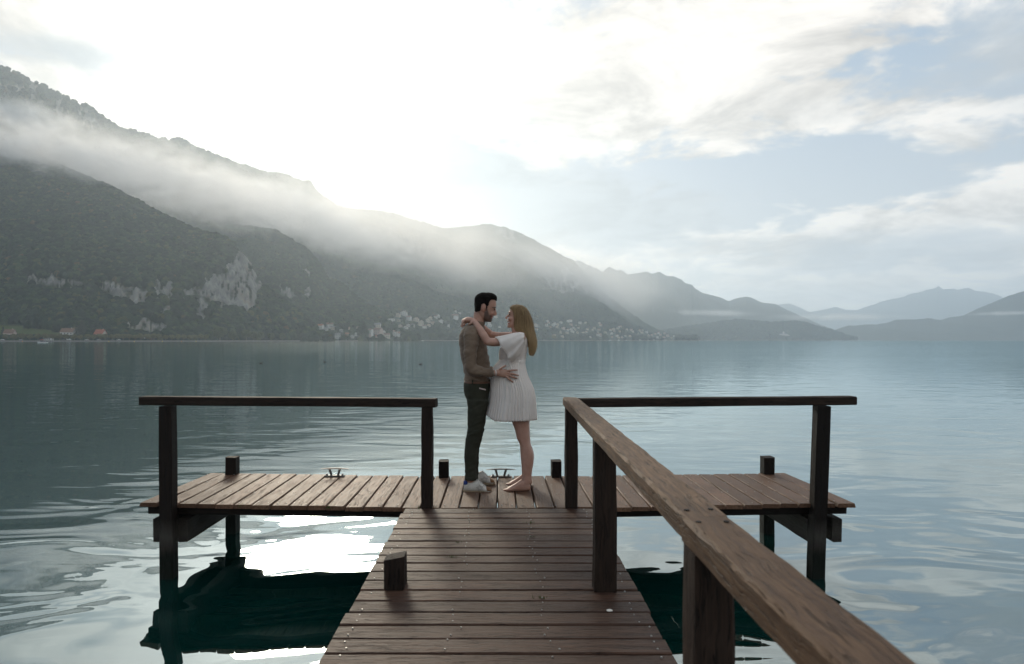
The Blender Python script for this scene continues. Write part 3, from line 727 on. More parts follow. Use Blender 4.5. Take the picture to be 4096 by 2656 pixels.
# hands: palm, five fingers each
def hand(S, wrist, palm, fingers, thumb, r=.0085):
    S.limb(wrist); S.limb(palm, 14, [(.62, 1.25)]*len(palm) if palm[0][1] < .03 else None)
    for f in fingers+[thumb]:
        n = len(f); S.limb([(p, r*(1.05-.10*i)) for i, p in enumerate(f)], 10)
hy = -.205
mb.limb([(NA(600, 1180, -.222), .026), (NA(650, 1182, -.215), .027), (NA(700, 1180, hy), .030)])
def flatpalm(S, a, b, hw0, hw1, th):
    rings = []
    for u in np.linspace(0, 1, 7):
        c = a.lerp(b, u); d = (b-a).normalized(); up = Vector((0, 1, 0)).cross(d).normalized()
        hw = (hw0+(hw1-hw0)*u)*(1 if 0 < u < 1 else .8); 
        rings.append([c+up*(hw*math.cos(2*math.pi*k/16))+Vector((0, 1, 0))*(th*math.sin(2*math.pi*k/16)) for k in range(16)])
    S.rings(rings)
flatpalm(mb, NA(680, 1178, hy), NA(832, 1186, hy+.004), .029, .041, .014)
NF = {'i': [(822, 1152), (880, 1148), (930, 1142), (968, 1140)], 'm': [(828, 1175), (890, 1188), (945, 1202), (984, 1212)], 'r': [(826, 1200), (880, 1222), (930, 1240), (964, 1250)], 'p': [(815, 1222), (850, 1252), (885, 1282), (910, 1302)], 't': [(712, 1150), (748, 1118), (782, 1098), (814, 1082)]}
for k, pts in NF.items():
    mb.limb([(NA(x, y, hy+(.002, -.008, -.003, .012)[i]), (.0105, .0098, .0090, .0078)[i]) for i, (x, y) in enumerate(pts)], 10)
flatpalm(mb, NA(640, 1140, .21), NA(790, 1150, .20), .028, .040, .013)
mb.limb([(NA(600, 1135, .215), .027), (NA(660, 1142, .21), .027)])
for dy_, ex in ((-34, 0), (-8, 12), (18, 0), (42, -50)):
    mb.limb([(NA(780, 1150+dy_*.6, .20), .0105), (NA(840+ex*.5, 1150+dy_*1.1, .205), .0098), (NA(925+ex, 1150+dy_*1.6, .195), .008)], 10)
mb.limb([(NA(680, 1120, .21), .012), (NA(730, 1080, .205), .0105), (NA(775, 1058, .20), .0085)], 10)
# neck and head
mb.limb([(NA(425, 575, 0), .066), (NA(440, 520, 0), .060), (NA(458, 455, 0), .056), (NA(470, 380, 0), .056)])
head_m = [(128, 475, 600, .044), (145, 440, 640, .060), (165, 422, 664, .068), (200, 408, 684, .0755), (245, 403, 688, .0775), (290, 403, 687, .077), (315, 405, 677, .0755), (340, 408, 668, .0735), (370, 414, 664, .071), (400, 424, 657, .068), (425, 440, 645, .064), (450, 462, 634, .058), (475, 492, 622, .049), (494, 528, 600, .034)]
mb.slices(head_m, MY, n=32, e=2.15)
mb.limb([(NA(668, 322, 0), .009), (NA(674, 355, 0), .010), (NA(680, 385, 0), .0125), (NA(676, 400, 0), .012)], 10)
for s in (-1, 1):
    mb.ball(NA(664, 402, s*.013), .009, .007, .008)
    mb.ball(NA(668, 306, s*.028), .013, .024, .007)
    mb.ball(NA(632, 380, s*.042), .022, .022, .018)           # cheek
    mb.ball(NA(517, 302, s*.079), .0235, .010, .034, .18)     # ear
    mb.ball(NA(520, 342, s*.077), .012, .009, .012)
mb.ball(NA(626, 431, 0), .013, .022, .0055); mb.ball(NA(622, 447, 0), .012, .020, .006)
mb.ball(NA(600, 480, 0), .020, .024, .014)
body = mb.build('body', SKIN_M, man, .0042, 3, .5, origin=man_o)
cx_, cy_, _ = outline_px(body, man_o)
beard_poly = [(556, 300), (575, 345), (592, 395), (630, 412), (655, 418), (648, 428), (636, 436), (640, 470), (622, 505), (520, 515), (516, 440), (530, 370), (540, 320)]
paint(body, 'beard', soft(cx_, cy_, beard_poly, 9)*.95+soft(cx_, cy_, [(630, 296), (692, 292), (696, 312), (635, 310)], 4)+.35*soft(cx_, cy_, [(400, 300), (470, 330), (470, 390), (400, 380)], 14))
paint(body, 'lips', soft(cx_, cy_, [(618, 427), (645, 424), (645, 450), (620, 448)], 4)); paint(body, 'teeth', np.zeros(len(cx_)))
paint(body, 'flush', soft(cx_, cy_, [(490, 260), (550, 260), (550, 350), (490, 350)], 8)+.7*soft(cx_, cy_, [(610, 370), (690, 370), (690, 415), (610, 415)], 10))
for s in (-1, 1):
    e = Solid(); e.ball(NA(664, 333, s*.031), .0085, .0125, .0052); e.build('eye', EYE, man, None, origin=man_o)
# hair: skull shell grown outwards and trimmed along the hairline
hs = Solid()
hs.slices([(112, 495, 580, .022), (122, 452, 640, .050), (142, 420, 682, .068), (168, 402, 694, .077), (195, 396, 694, .081), (240, 393, 690, .083), (290, 394, 690, .083), (330, 398, 685, .080), (365, 404, 680, .076)], MY, 48, 2.25)
hair = hs.build('hair', HAIR_M, man, .0045, 2, origin=man_o, disp=lambda x, y, z: .009*(fbm(x*50+y*34, z*45+y*44, 3)-.45)+.006*np.clip((z-man_o.z-1.755)/.05, 0, 1)*np.clip((x-man_o.x-.02)/.08, 0, 1))
bm = bmesh.new(); bm.from_mesh(hair.data)
cx_, cy_, _ = outline_px(hair, man_o)
hairpoly = [(300, 50), (720, 50), (712, 200), (690, 214), (650, 196), (612, 205), (598, 228), (590, 262), (572, 290), (560, 330), (550, 330), (548, 272), (520, 250), (486, 262), (478, 300), (480, 335), (465, 352), (380, 372), (300, 372)]
keep = in_poly(cx_+(fbm(cx_/9, cy_/9, 3)-.5)*14, cy_+(fbm(cx_/9+7, cy_/9, 3)-.5)*14, hairpoly)
bmesh.ops.delete(bm, geom=[v for v in bm.verts if not keep[v.index]], context='VERTS')
bm.to_mesh(hair.data); bm.free()
sd = hair.modifiers.new('thick', 'SOLIDIFY'); sd.thickness = .012; sd.offset = -1
paint(hair, 'tip', np.zeros(len(hair.data.vertices)))
# sweater
ms = Solid()
ms.slices(torso_rows, MY)
for a in (near_arm, near_fore, far_arm, far_fore): ms.limb(a, 18)
ms.limb([(NA(432, 560, 0), .080), (NA(440, 528, 0), .066)], 20)
def wr_sweater(x, y, z):
    d = .016*(fbm(x*9+z*9+y*5, z*24-x*16, 3)-.5)+.006*(fbm(x*22-z*20, z*44+x*30+y*9, 2)-.5)
    el = np.exp(-((z-man_o.z-1.02)/.10)**2)            # folds at the elbow and hem
    d += .022*el*(fbm(x*14+y*6, z*48+x*20, 2)-.5)
    d += .005*np.exp(-((z-man_o.z-.93)/.05)**2)*(fbm(x*20, z*60, 2)-.3)
    return d
sweater = ms.build('sweater', KNIT, man, .006, 5, .5, origin=man_o, disp=wr_sweater)
sw_c = Solid(); 
# cuffs and hem ribs
def ringband(name, c, r_u, r_v, axis, h, th, m, parent, origin, n=28):
    axis = Vector(axis).normalized(); ref = Vector((0, 1, 0)) if abs(axis.y) < .9 else Vector((0, 0, 1))
    u = ref.cross(axis).normalized(); v = axis.cross(u)
    vs, fs = [], []
    prof = [(-h/2, 0), (-h/2, th), (h/2, th), (h/2, 0)]
    for k in range(n):
        a = 2*math.pi*k/n
        for (ax, rr) in prof:
            p = Vector(c)+axis*ax+u*((r_u+rr)*math.cos(a))+v*((r_v+rr)*math.sin(a))-origin
            vs.append(p)
    for k in range(n):
        for q in range(4):
            fs.append((k*4+q, k*4+(q+1) % 4, ((k+1) % n)*4+(q+1) % 4, ((k+1) % n)*4+q))
    return mesh_obj(name, vs, fs, m, parent, True)
ringband('cuff', NA(622, 1180, -.222), .036, .036, NA(622, 1180, -.222)-NA(540, 1168, -.226), .014, .003, KNIT, sweater, man_o-man_o*0 if False else man_o)
# trousers
mt = Solid()
mt.slices([(1282, 262, 604, .172), (1330, 249, 606, .178), (1400, 250, 602, .181), (1470, 262, 594, .183), (1530, 286, 586, .182), (1575, 300, 578, .172)], MY)
mt.slices(legs(leg_rows, 0, -.09, -.125), MY); mt.slices(legs(leg_rows, 34, .085, .15), MY)
def wr_tr(x, y, z):
    h = z-man_o.z
    k = np.exp(-((h-.50)/.13)**2)*1.5+np.exp(-((h-.80)/.08)**2)*.7+np.exp(-((h-.16)/.12)**2)*.8+.35
    return .0105*k*(fbm(x*7+z*5+y*4, z*38-x*16, 2)-.5)+.003*(fbm(x*30, z*50, 2)-.5)
trousers = mt.build('trousers', OLIVE, man, .006, 3, .5, origin=man_o, disp=wr_tr)
b = Solid()
b.slices([(1286, 257, 606, .176), (1290, 256, 607, .178), (1306, 255, 607, .179), (1310, 256, 606, .177)], MY, 40); belt = b.build('belt', LEATHER, man, None, origin=man_o)
for (x, y, z0) in ((368, 1298, -.182), (590, 1298, -.06)):
    c = NA(x, y, z0-.002)-man_o
    v = [(c.x+a*.006, c.y+b_*.004, c.z+q*.018) for a in (-1, 1) for b_ in (-1, 1) for q in (-1, 1)]
    mesh_obj('belt_loop', v, [(0, 1, 3, 2), (4, 6, 7, 5), (0, 4, 5, 1), (2, 3, 7, 6), (0, 2, 6, 4), (1, 5, 7, 3)], OLIVE, trousers)
c0, c1 = NA(460, 1376, -.176)-man_o, NA(548, 1398, -.156)-man_o
dz = Vector((0, 0, -.011)); dy2 = Vector((0, -.003, 0))
v = [c0+dy2, c1+dy2, c1+dz+dy2, c0+dz+dy2, c0-dy2*3, c1-dy2*3, c1+dz-dy2*3, c0+dz-dy2*3]
mesh_obj('pocket_label', v, [(0, 1, 2, 3), (7, 6, 5, 4), (0, 4, 5, 1), (1, 5, 6, 2), (2, 6, 7, 3), (3, 7, 4, 0)], LABEL, trousers)
# trouser hems
for (dx, yo) in ((0, -.125), (34, .15)):
    h_ = Solid(); h_.slices([(2560, 267+dx, 427+dx, .0595, yo), (2575, 265+dx, 428+dx, .0605, yo), (2603, 266+dx, 428+dx, .0605, yo), (2612, 268+dx, 426+dx, .059, yo)], MY, 30); h_.build('hem', OLIVE, trousers, None, origin=man_o)
# sneakers
def sneaker(dx, dy, Y, sc=1.0, rot=0.0):
    q = lambda rows: [(252+(r[0]-252)*sc+dx, r[1]+dy, r[2]+dy, r[3]) for r in rows]
    s = Solid(); s.along(q([(252, 2755, 2640, .026), (268, 2760, 2630, .034), (310, 2762, 2632, .037), (370, 2764, 2628, .040), (420, 2766, 2606, .041), (450, 2768, 2612, .043), (490, 2770, 2650, .046), (530, 2772, 2690, .048), (565, 2774, 2712, .048), (595, 2774, 2724, .044), (618, 2772, 2738, .032)]), Y, e=2.5)
    o = s.build('shoe', WHITE_L, man, .0045, 3, origin=man_o)
    s = Solid(); s.along(q([(244, 2770, 2742, .030), (252, 2778, 2742, .036), (300, 2784, 2744, .040), (380, 2790, 2748, .043), (460, 2793, 2752, .048), (540, 2793, 2756, .051), (590, 2790, 2758, .048), (620, 2786, 2758, .038), (636, 2780, 2758, .022)]), Y, e=4)
    s.build('sole', GUM, o, .004, 2, origin=man_o)
    s = Solid(); s.along(q([(548, 2762, 2702, .044), (565, 2768, 2708, .0495), (595, 2768, 2720, .0455), (616, 2766, 2734, .034), (624, 2764, 2744, .022)]), Y, e=2.4)
    s.build('toe_cap', SUEDE, o, .004, 2, origin=man_o)
    s = Solid(); s.along(q([(249, 2690, 2628, .024), (258, 2692, 2622, .032), (285, 2690, 2624, .037), (306, 2668, 2628, .0375)]), Y, e=2.4)
    s.build('heel_tab', BLUE, o, .004, 2, origin=man_o)
    for i in range(6):
        u = i/5; x = 438+(540-438)*u; y = 2604+(2692-2604)*u
        p = [G(252+(x+a-252)*sc+dx, y+b_+dy, Y+c_) for a, b_, c_ in ((-6, 30, -.034), (0, 4, -.02), (4, -4, 0), (10, 4, .02))]
        ribbon_tube('lace', p, .0028, LACE, o, man_o)
    # stitched star on the near side
    c = G(252+(468-252)*sc+dx, 2722+dy, Y-.0455); vs, fs = [], []
    for k in range(10):
        a = math.pi/2+k*math.pi/5+.15; r = .036 if k % 2 == 0 else .016
        for rr in (r, r-.0035):
            vs.append((c.x+rr*math.cos(a)-man_o.x, c.y-.0035-man_o.y, c.z+rr*.85*math.sin(a)-man_o.z)); vs.append((c.x+rr*math.cos(a)-man_o.x, c.y+.006-man_o.y, c.z+rr*.85*math.sin(a)-man_o.z))
    for k in range(10):
        a = k*4; b_ = ((k+1) % 10)*4
        fs += [(a, b_, b_+2, a+2), (a+1, a+3, b_+3, b_+1), (a, a+1, b_+1, b_), (a+2, b_+2, b_+3, a+3)]
    mesh_obj('star', vs, fs, LACE, o)
    return o
sneaker(0, 0, 6.243); sneaker(92, -112, 6.52, .86)
# bracelet
ringband('bracelet', NA(672, 1180, -.213), .030, .030, NA(700, 1180, hy)-NA(640, 1182, -.217), .007, .002, CORD, man, man_o)

# ---------------------------------------------------------------- woman
WY = 6.37
wo_o = Vector((G(1050, 2700, WY).x, WY, DECK))
woman = empty('person', wo_o)
tag(woman, 'barefoot pregnant woman with long blond hair in white pleated dress', 'person')
NW = lambda cx, cy, yo: G(cx, cy, WY+yo)
wb = Solid()
bod_rows = [(622, 940, 1035, .06), (640, 915, 1055, .11), (680, 868, 1088, .158), (740, 805, 1108, .160), (800, 758, 1111, .153), (870, 731, 1106, .148), (940, 718, 1095, .141), (1000, 732, 1082, .136), (1045, 712, 1074, .136)]
skirt_rows = [(1000, 733, 1080, .137), (1030, 716, 1074, .139), (1060, 684, 1073, .147), (1100, 652, 1079, .160), (1160, 628, 1091, .173), (1220, 615, 1109, .183), (1300, 609, 1146, .191), (1390, 606, 1184, .197), (1480, 602, 1202, .202), (1560, 592, 1208, .207), (1640, 573, 1213, .212), (1720, 556, 1218, .216), (1795, 548, 1221, .219)]
wb.slices(bod_rows, WY, inset=.012); wb.slices(skirt_rows[:9], WY, inset=.016)
wleg = [(1440, 830, 1110, .078), (1560, 850, 1135, .082), (1700, 860, 1140, .084), (1797, 880, 1132, .080), (1870, 908, 1130, .073), (1940, 935, 1131, .066), (2000, 950, 1132, .061), (2062, 964, 1136, .058), (2100, 985, 1138, .055), (2132, 1002, 1143, .054), (2190, 1008, 1164, .055), (2242, 1011, 1180, .056), (2300, 1014, 1185, .055), (2362, 1020, 1180, .052), (2442, 1027, 1166, .045), (2512, 1031, 1154, .039), (2562, 1031, 1148, .036), (2610, 1026, 1148, .034), (2660, 1020, 1150, .033)]
wb.slices(legs(wleg, 0, -.080, -.105), WY); wb.slices(legs(wleg, 14, .080, .14), WY)
def foot(S, dx, dy, Y, sc=1.0):
    q = lambda rows: [(1148+(r[0]-1148)*sc+dx, r[1]+dy, r[2]+dy, r[3], r[4] if len(r) > 4 else 0) for r in rows]
    S.along(q([(1146, 2745, 2690, .020), (1132, 2754, 2650, .027), (1100, 2760, 2600, .030), (1050, 2762, 2592, .032), (1005, 2764, 2618, .033), (960, 2765, 2650, .035), (910, 2766, 2680, .038), (865, 2767, 2704, .041), (832, 2766, 2722, .041)]), Y)
    for i, (x0, x1, yo) in enumerate(((842, 792, .030), (838, 786, .014), (842, 796, -.002), (850, 812, -.018), (860, 832, -.034))):
        r = .0115 if i == 0 else .0085
        p = lambda x, z: G(1148+(x-1148)*sc+dx, z+dy, Y+yo)
        S.limb([(p(x0, 2742), r), (p((x0+x1)/2, 2744), r*.92), (p(x1, 2752), r*.9)], 10)
foot(wb, 0, 0, 6.265); foot(wb, 20, -78, 6.51, .96)
# arms round his neck
near_ua = [(NW(1015, 700, -.150), .050), (NW(900, 735, -.180), .046), (NW(760, 760, -.200), .0405), (NW(650, 768, -.212), .0375), (NW(575, 762, -.215), .036)]
near_fa = [(NW(568, 755, -.215), .036), (NW(520, 680, -.212), .0365), (NW(470, 600, -.195), .033), (NW(425, 530, -.165), .027), (NW(392, 482, -.130), .0235)]
far_ua = [(NW(1005, 695, .150), .050), (NW(860, 690, .190), .044), (NW(720, 688, .215), .039), (NW(620, 668, .215), .035)]
far_fa = [(NW(612, 660, .215), .035), (NW(550, 610, .19), .034), (NW(480, 545, .14), .029), (NW(400, 480, .08), .023)]
for a in (near_ua, near_fa, far_ua, far_fa): wb.limb(a, 16)
flat = [(1.0, .8)]*4
wb.limb([(NW(392, 482, -.128), .024), (NW(350, 472, -.112), .034), (NW(305, 470, -.096), .042), (NW(268, 478, -.088), .038)], 16, [(.85, 1.0), (.8, 1.1), (.72, 1.05), (.62, 1.05)])
for i, (yo, tx, ty) in enumerate(((-.128, 236, 566), (-.106, 224, 562), (-.084, 217, 548), (-.064, 222, 532))):
    wb.limb([(NW(282, 468, yo), .0120), (NW(252, 480+i*2, yo), .0112), (NW(233, 512+i*2, yo), .0102), (NW(tx, ty, yo+.004), .0075)], 10)
wb.limb([(NW(370, 486, -.145), .012), (NW(345, 515, -.150), .011), (NW(318, 530, -.148), .0085)], 10)
wb.limb([(NW(400, 480, .08), .024), (NW(340, 480, .05), .032), (NW(300, 490, .02), .030)], 14, [(.75, 1), (.5, 1.2), (.45, 1.1)])
for i, yo in enumerate((.055, .035, .012, -.010)):
    wb.limb([(NW(305, 485+i*4, yo), .0105), (NW(270, 500+i*5, yo-.012), .0095), (NW(248, 530+i*6, yo-.02), .008)], 10)
wb.limb([(NW(352, 470, .045), .011), (NW(322, 452, .02), .010), (NW(300, 446, .0), .008)], 10)
# neck, head
wb.limb([(NW(985, 672, 0), .058), (NW(965, 630, 0), .046), (NW(955, 585, 0), .043), (NW(965, 520, 0), .046)])
head_w = [(272, 925, 1010, .034), (288, 898, 1040, .050), (310, 880, 1062, .061), (340, 865, 1078, .069), (368, 853, 1085, .0725), (385, 853, 1087, .073), (402, 858, 1087, .0725), (425, 858, 1083, .071), (450, 853, 1075, .068), (480, 849, 1060, .063), (510, 847, 1035, .057), (535, 843, 1000, .050), (555, 843, 965, .041), (574, 855, 930, .028)]
wb.slices(head_w, WY, n=32, e=2.1)
wb.limb([(NW(858, 388, 0), .007), (NW(842, 412, 0), .0085), (NW(822, 436, 0), .0105), (NW(819, 444, 0), .010)], 10)
for s in (-1, 1):
    wb.ball(NW(832, 450, s*.010), .008, .006, .006)
    wb.ball(NW(862, 366, s*.026), .010, .022, .006)
    wb.ball(NW(880, 452, s*.040), .024, .020, .020)
wb.ball(NW(845, 484, 0), .011, .021, .0052); wb.ball(NW(849, 518, 0), .010, .018, .0058); wb.ball(NW(856, 556, 0), .016, .018, .012)
wbody = wb.build('body', SKIN_W, woman, .0042, 3, .5, origin=wo_o)
cx_, cy_, _ = outline_px(wbody, wo_o)
paint(wbody, 'beard', .6*soft(cx_, cy_, [(846, 362), (890, 356), (893, 366), (848, 374)], 3))
paint(wbody, 'lips', soft(cx_, cy_, [(830, 478), (868, 486), (866, 524), (834, 524)], 4)); paint(wbody, 'teeth', soft(cx_, cy_, [(834, 492), (866, 492), (864, 506), (838, 508)], 2))
paint(wbody, 'flush', .8*soft(cx_, cy_, [(850, 430), (900, 430), (900, 480), (850, 480)], 12)+soft(cx_, cy_, [(780, 2725), (860, 2725), (860, 2780), (780, 2780)], 10)+soft(cx_, cy_, [(930, 2000), (1010, 2000), (1010, 2150), (930, 2150)], 20))
for s in (-1, 1):
    e = Solid(); e.ball(NW(864, 396, s*.034), .0075, .0115, .0050); e.build('eye', EYE, woman, None, origin=wo_o)
# dress: bodice + pleated skirt + bell sleeves
dr = Solid(); dr.slices(bod_rows[1:], WY, 40)
def wr_dr(x, y, z): return .010*(fbm(x*16+z*10, z*30-x*18, 3)-.5)
dress = dr.build('dress', DRESS, woman, .006, 3, origin=wo_o, disp=wr_dr)
NR, NP = 330, 50
rows = []
zz = np.array([r[0] for r in skirt_rows], float)
for cyv in np.linspace(1000, 1795, 34):
    x0, x1, hw = (np.interp(cyv, zz, [r[k] for r in skirt_rows]) for k in (1, 2, 3))
    tt = (cyv-1000)/795
    ring = []
    for k in range(NR):
        th = 2*math.pi*k/NR; co, si = math.cos(th), math.sin(th)
        ph = NP*th+1.9*math.sin(5*th+.7)+1.2*math.sin(9*th)+.8*math.sin(17*th+2)
        amp = (.001+.0052*tt**.8)*(.75+.5*math.sin(3.3*th+1)**2)
        pl_ = amp*(abs(math.sin(ph/2))*2-1.2)+.004*tt*math.sin(7*th+2*tt)
        ux, uy = math.copysign(abs(co)**(2/2.3), co), math.copysign(abs(si)**(2/2.3), si)
        a = G(x0, cyv, WY); bb = G(x1, cyv, WY); c = (a+bb)/2; rx = (bb-a).length/2+pl_; ry = hw+pl_
        z = c.z
        if tt > .86:                       # the hem rises over the belly
            fr_ = max(0.0, min(1.0, (-co-.55)/.45)); z += (tt-.86)/.14*(.046*fr_*fr_*(3-2*fr_)) + .003*math.sin(ph)*(tt-.86)/.14
        ring.append((c.x+rx*ux-wo_o.x, c.y+ry*uy-wo_o.y, z-wo_o.z))
    rows.append(ring)
vs = [p for r in rows for p in r]; fs = [(i*NR+k, i*NR+(k+1) % NR, (i+1)*NR+(k+1) % NR, (i+1)*NR+k) for i in range(len(rows)-1) for k in range(NR)]
skirt = mesh_obj('skirt', vs, fs, DRESS, dress, True)
sd = skirt.modifiers.new('thick', 'SOLIDIFY'); sd.thickness = .0025; sd.offset = -1
# waist cord and bow
w_ = Solid(); w_.slices([(1018, 722, 1079, .1395), (1024, 716, 1080, .142), (1046, 700, 1076, .145), (1052, 694, 1073, .144)], WY, 44); w_.build('waistband', DRESS, dress, None, origin=wo_o)
def nearY(cx, cy_, extra=.004):           # skirt surface on the camera side
    x0, x1, hw = (np.interp(cy_, zz, [r[k] for r in skirt_rows]) for k in (1, 2, 3))
    u = min(.98, abs((cx-(x0+x1)/2)/((x1-x0)/2))); return -hw*(1-u**2.3)**(1/2.3)-extra-.006
def cordpts(pts, ex=.006): return [NW(x, y, nearY(x, max(y, 1005), ex)) for x, y in pts]
for pts in ([(838, 1022), (818, 1070), (812, 1130), (824, 1166), (840, 1150), (838, 1090), (842, 1024)], [(842, 1024), (862, 1062), (884, 1110), (888, 1138), (866, 1146), (848, 1130)], [(840, 1030), (832, 1150), (814, 1300), (808, 1540)], [(845, 1030), (862, 1150), (878, 1300), (880, 1400), (878, 1470), (882, 1580)]):
    q = []
    for i in range(len(pts)-1):
        for u in np.linspace(0, 1, 5)[:-1]: q.append((pts[i][0]+(pts[i+1][0]-pts[i][0])*u, pts[i][1]+(pts[i+1][1]-pts[i][1])*u))
    q.append(pts[-1])
    hand_over = .030 if pts[-1][1] < 1200 else .006
    ribbon_tube('cord', cordpts(q, hand_over if hand_over > .01 else .006), .0036 if hand_over > .01 else .0026, CORD, dress, wo_o)
def sleeve(sgn):
    yo = -.172 if sgn < 0 else .172
    keys = [((1062, 642), (1060, 810), .050), ((1000, 632), (1040, 850), .062), ((900, 648), (1000, 930), .066), ((790, 674), (945, 1000), .062), ((683, 694), (892, 1040), .060)]
    if sgn > 0: keys = [((1052, 640), (1055, 780), .05), ((940, 645), (1000, 800), .055), ((820, 652), (900, 830), .05), ((696, 655), (800, 860), .05)]
    rings = []; n = 40; ts = np.linspace(0, len(keys)-1, 18)
    for t_ in ts:
        i = min(int(t_), len(keys)-2); u = t_-i
        a = [keys[i][0][q]+(keys[i+1][0][q]-keys[i][0][q])*u for q in (0, 1)]; b_ = [keys[i][1][q]+(keys[i+1][1][q]-keys[i][1][q])*u for q in (0, 1)]
        w = keys[i][2]+(keys[i+1][2]-keys[i][2])*u
        f0 = t_/(len(keys)-1); yo2 = yo+(-.045 if sgn < 0 else .04)*min(1, f0*1.6); A = NW(*a, yo2); B = NW(*b_, yo2+(.03 if sgn < 0 else 0)*f0); c = (A+B)/2; h = (A-B)/2
        ring = []
        for k in range(n):
            th = 2*math.pi*k/n; f = t_/(len(keys)-1)
            wv_ = w*(1+.16*f*math.sin(5*th+1.0)+.08*math.sin(9*th+4*f))
            p = c+h*math.cos(th)+Vector((0, wv_*math.sin(th), 0))
            p.x += .008*f*math.sin(6*th); ring.append(p-wo_o)
        rings.append(ring)
    vs = [p for r in rings for p in r]; fs = [(i*n+k, i*n+(k+1) % n, (i+1)*n+(k+1) % n, (i+1)*n+k) for i in range(len(rings)-1) for k in range(n)]
    fs.append(tuple(range(n)))
    o = mesh_obj('sleeve', vs, fs, DRESS, dress, True)
    sd = o.modifiers.new('thick', 'SOLIDIFY'); sd.thickness = .002
    e = [Vector(rings[-1][k])+wo_o for k in range(0, n, 2)]+[Vector(rings[-1][0])+wo_o]
    s = Solid(); s.limb([(p, .0028) for p in e], 6); s.build('sleeve_hem', DRESS, o, None, origin=wo_o)
sleeve(-1); sleeve(1)
# long hair: inner mass plus separate locks
hair_rows = [(263, 945, 985, .020), (272, 905, 1030, .045), (290, 886, 1062, .064), (320, 882, 1090, .076), (360, 893, 1116, .083), (400, 906, 1136, .086), (460, 916, 1160, .088), (520, 920, 1174, .089), (580, 930, 1184, .089), (625, 952, 1193, .089), (680, 1025, 1205, .087), (740, 1078, 1218, .084), (800, 1102, 1226, .079), (860, 1112, 1218, .071), (910, 1116, 1202, .058), (945, 1128, 1180, .035)]
hb = Solid(); hb.slices(hair_rows, WY, 48, 2.5, inset=.004)
whair = hb.build('hair', HAIR_W, woman, .0055, 3, origin=wo_o, disp=lambda x, y, z: .006*(fbm(x*55+y*40, z*6+y*30, 3)-.5))
cx_, cy_, _ = outline_px(whair, wo_o); paint(whair, 'tip', np.clip((cy_-560)/330, 0, 1)*.8)
zr = np.array([r[0] for r in hair_rows], float)
vs, fs, tips = [], [], []
rr_ = random.Random(5)
for q in range(980):
    th = rr_.uniform(0, 2*math.pi)
    if q < 700: th = rr_.uniform(math.pi*.98, math.pi*2.02)      # camera side of the head
    start = 264+rr_.random()**1.6*150 if q % 3 else rr_.uniform(300, 600)
    end = min(958, rr_.uniform(760, 965)); 
    if math.cos(th) < -.35: end = min(end, rr_.uniform(600, 690))
    n = 13; off = rr_.uniform(-.002, .006); ph1, am = rr_.uniform(0, 6.3), rr_.uniform(.001, .005); r0 = rr_.uniform(.0007, .0019)
    if q > 900: off = rr_.uniform(.004, .014); r0 = .0006
    P = []
    for i in range(n):
        u = i/(n-1); cyv = start+(end-start)*u
        x0, x1, hw = (np.interp(cyv, zr, [r[k] for r in hair_rows]) for k in (1, 2, 3))
        a = G(x0, cyv, WY); bb = G(x1, cyv, WY); c = (a+bb)/2; rx = (bb-a).length/2+off; ry = hw+off
        t2 = th+.10*math.sin(ph1+u*4); co, si = math.cos(t2), math.sin(t2)
        P.append(Vector((c.x+rx*math.copysign(abs(co)**.8, co)+am*math.sin(ph1+u*7)*u, c.y+ry*math.copysign(abs(si)**.8, si), c.z+am*math.sin(u*9))))
    b0 = len(vs)
    for i, p in enumerate(P):
        dd = (P[min(i+1, n-1)]-P[max(i-1, 0)]).normalized(); u_ = Vector((0, 1, .01)).cross(dd).normalized(); v_ = dd.cross(u_)
        r = r0*(1-.75*(i/(n-1))**3)*(.5 if i == 0 else 1)
        for k in range(4):
            vs.append(p-wo_o+u_*(r*math.cos(k*math.pi/2))+v_*(r*math.sin(k*math.pi/2)))
            tips.append(min(1, max(0, (start+(end-start)*i/(n-1)-480)/380))*.9+rr_.uniform(-.05, .05))
    for i in range(n-1):
        for k in range(4): fs.append((b0+i*4+k, b0+i*4+(k+1) % 4, b0+i*4+4+(k+1) % 4, b0+i*4+4+k))
locks = mesh_obj('locks', vs, fs, HAIR_W, whair, True); paint(locks, 'tip', np.clip(np.array(tips), 0, 1))
tag(locks, kind='stuff')
# ================================================================ FAR SHORE
L_M0, L_M0B, L_M1, L_M5 = 'dark forested slope with grey cliff above the shore', 'second wooded spur behind the grey cliff', 'high wooded ridge with pale cliffs falling to the right', 'low wooded headland in the middle distance'
def ground(label, px, py):
    """where the line of sight through a pixel meets that slope"""
    T = TERR[label]; i = int(np.argmin(abs(T['xs']-px))); col = T['py'][i, 1:T['nv']]; j = 1+int(np.argmin(abs(col-py)))
    return Vector((T['wx'][i, j], T['dep'][i, j], T['z'][i, j]))
def plain(name, c, rough=.85, var=.25):
    t = mat(name); oi = t.new('ShaderNodeObjectInfo'); g = t.new('ShaderNodeNewGeometry')
    n = t.noise(g.outputs['Position'], .6, 4, .6)
    k = t.m('ADD', t.mapr(n, .2, .8, 1-var, 1+var*.4), 0.0)
    t.put(t.p.inputs['Base Color'], t.vm('SCALE', t.comb(*c), k)); t.p.inputs['Roughness'].default_value = rough
    return t.mat
WALLS = {'white': plain('white_render', (.60, .59, .56)), 'cream': plain('cream_render', (.54, .48, .40)), 'pink': plain('pink_render', (.52, .41, .36)), 'grey': plain('grey_render', (.36, .36, .35))}
ROOFS = {'brown': plain('brown_tile', (.17, .095, .065)), 'orange': plain('orange_tile', (.34, .155, .085)), 'red': plain('red_tile', (.30, .085, .05)), 'grey': plain('slate', (.17, .17, .17))}
t = mat('dark_glass'); t.p.inputs['Base Color'].default_value = (.03, .04, .045, 1); t.p.inputs['Roughness'].default_value = .1; GLASS = t.mat
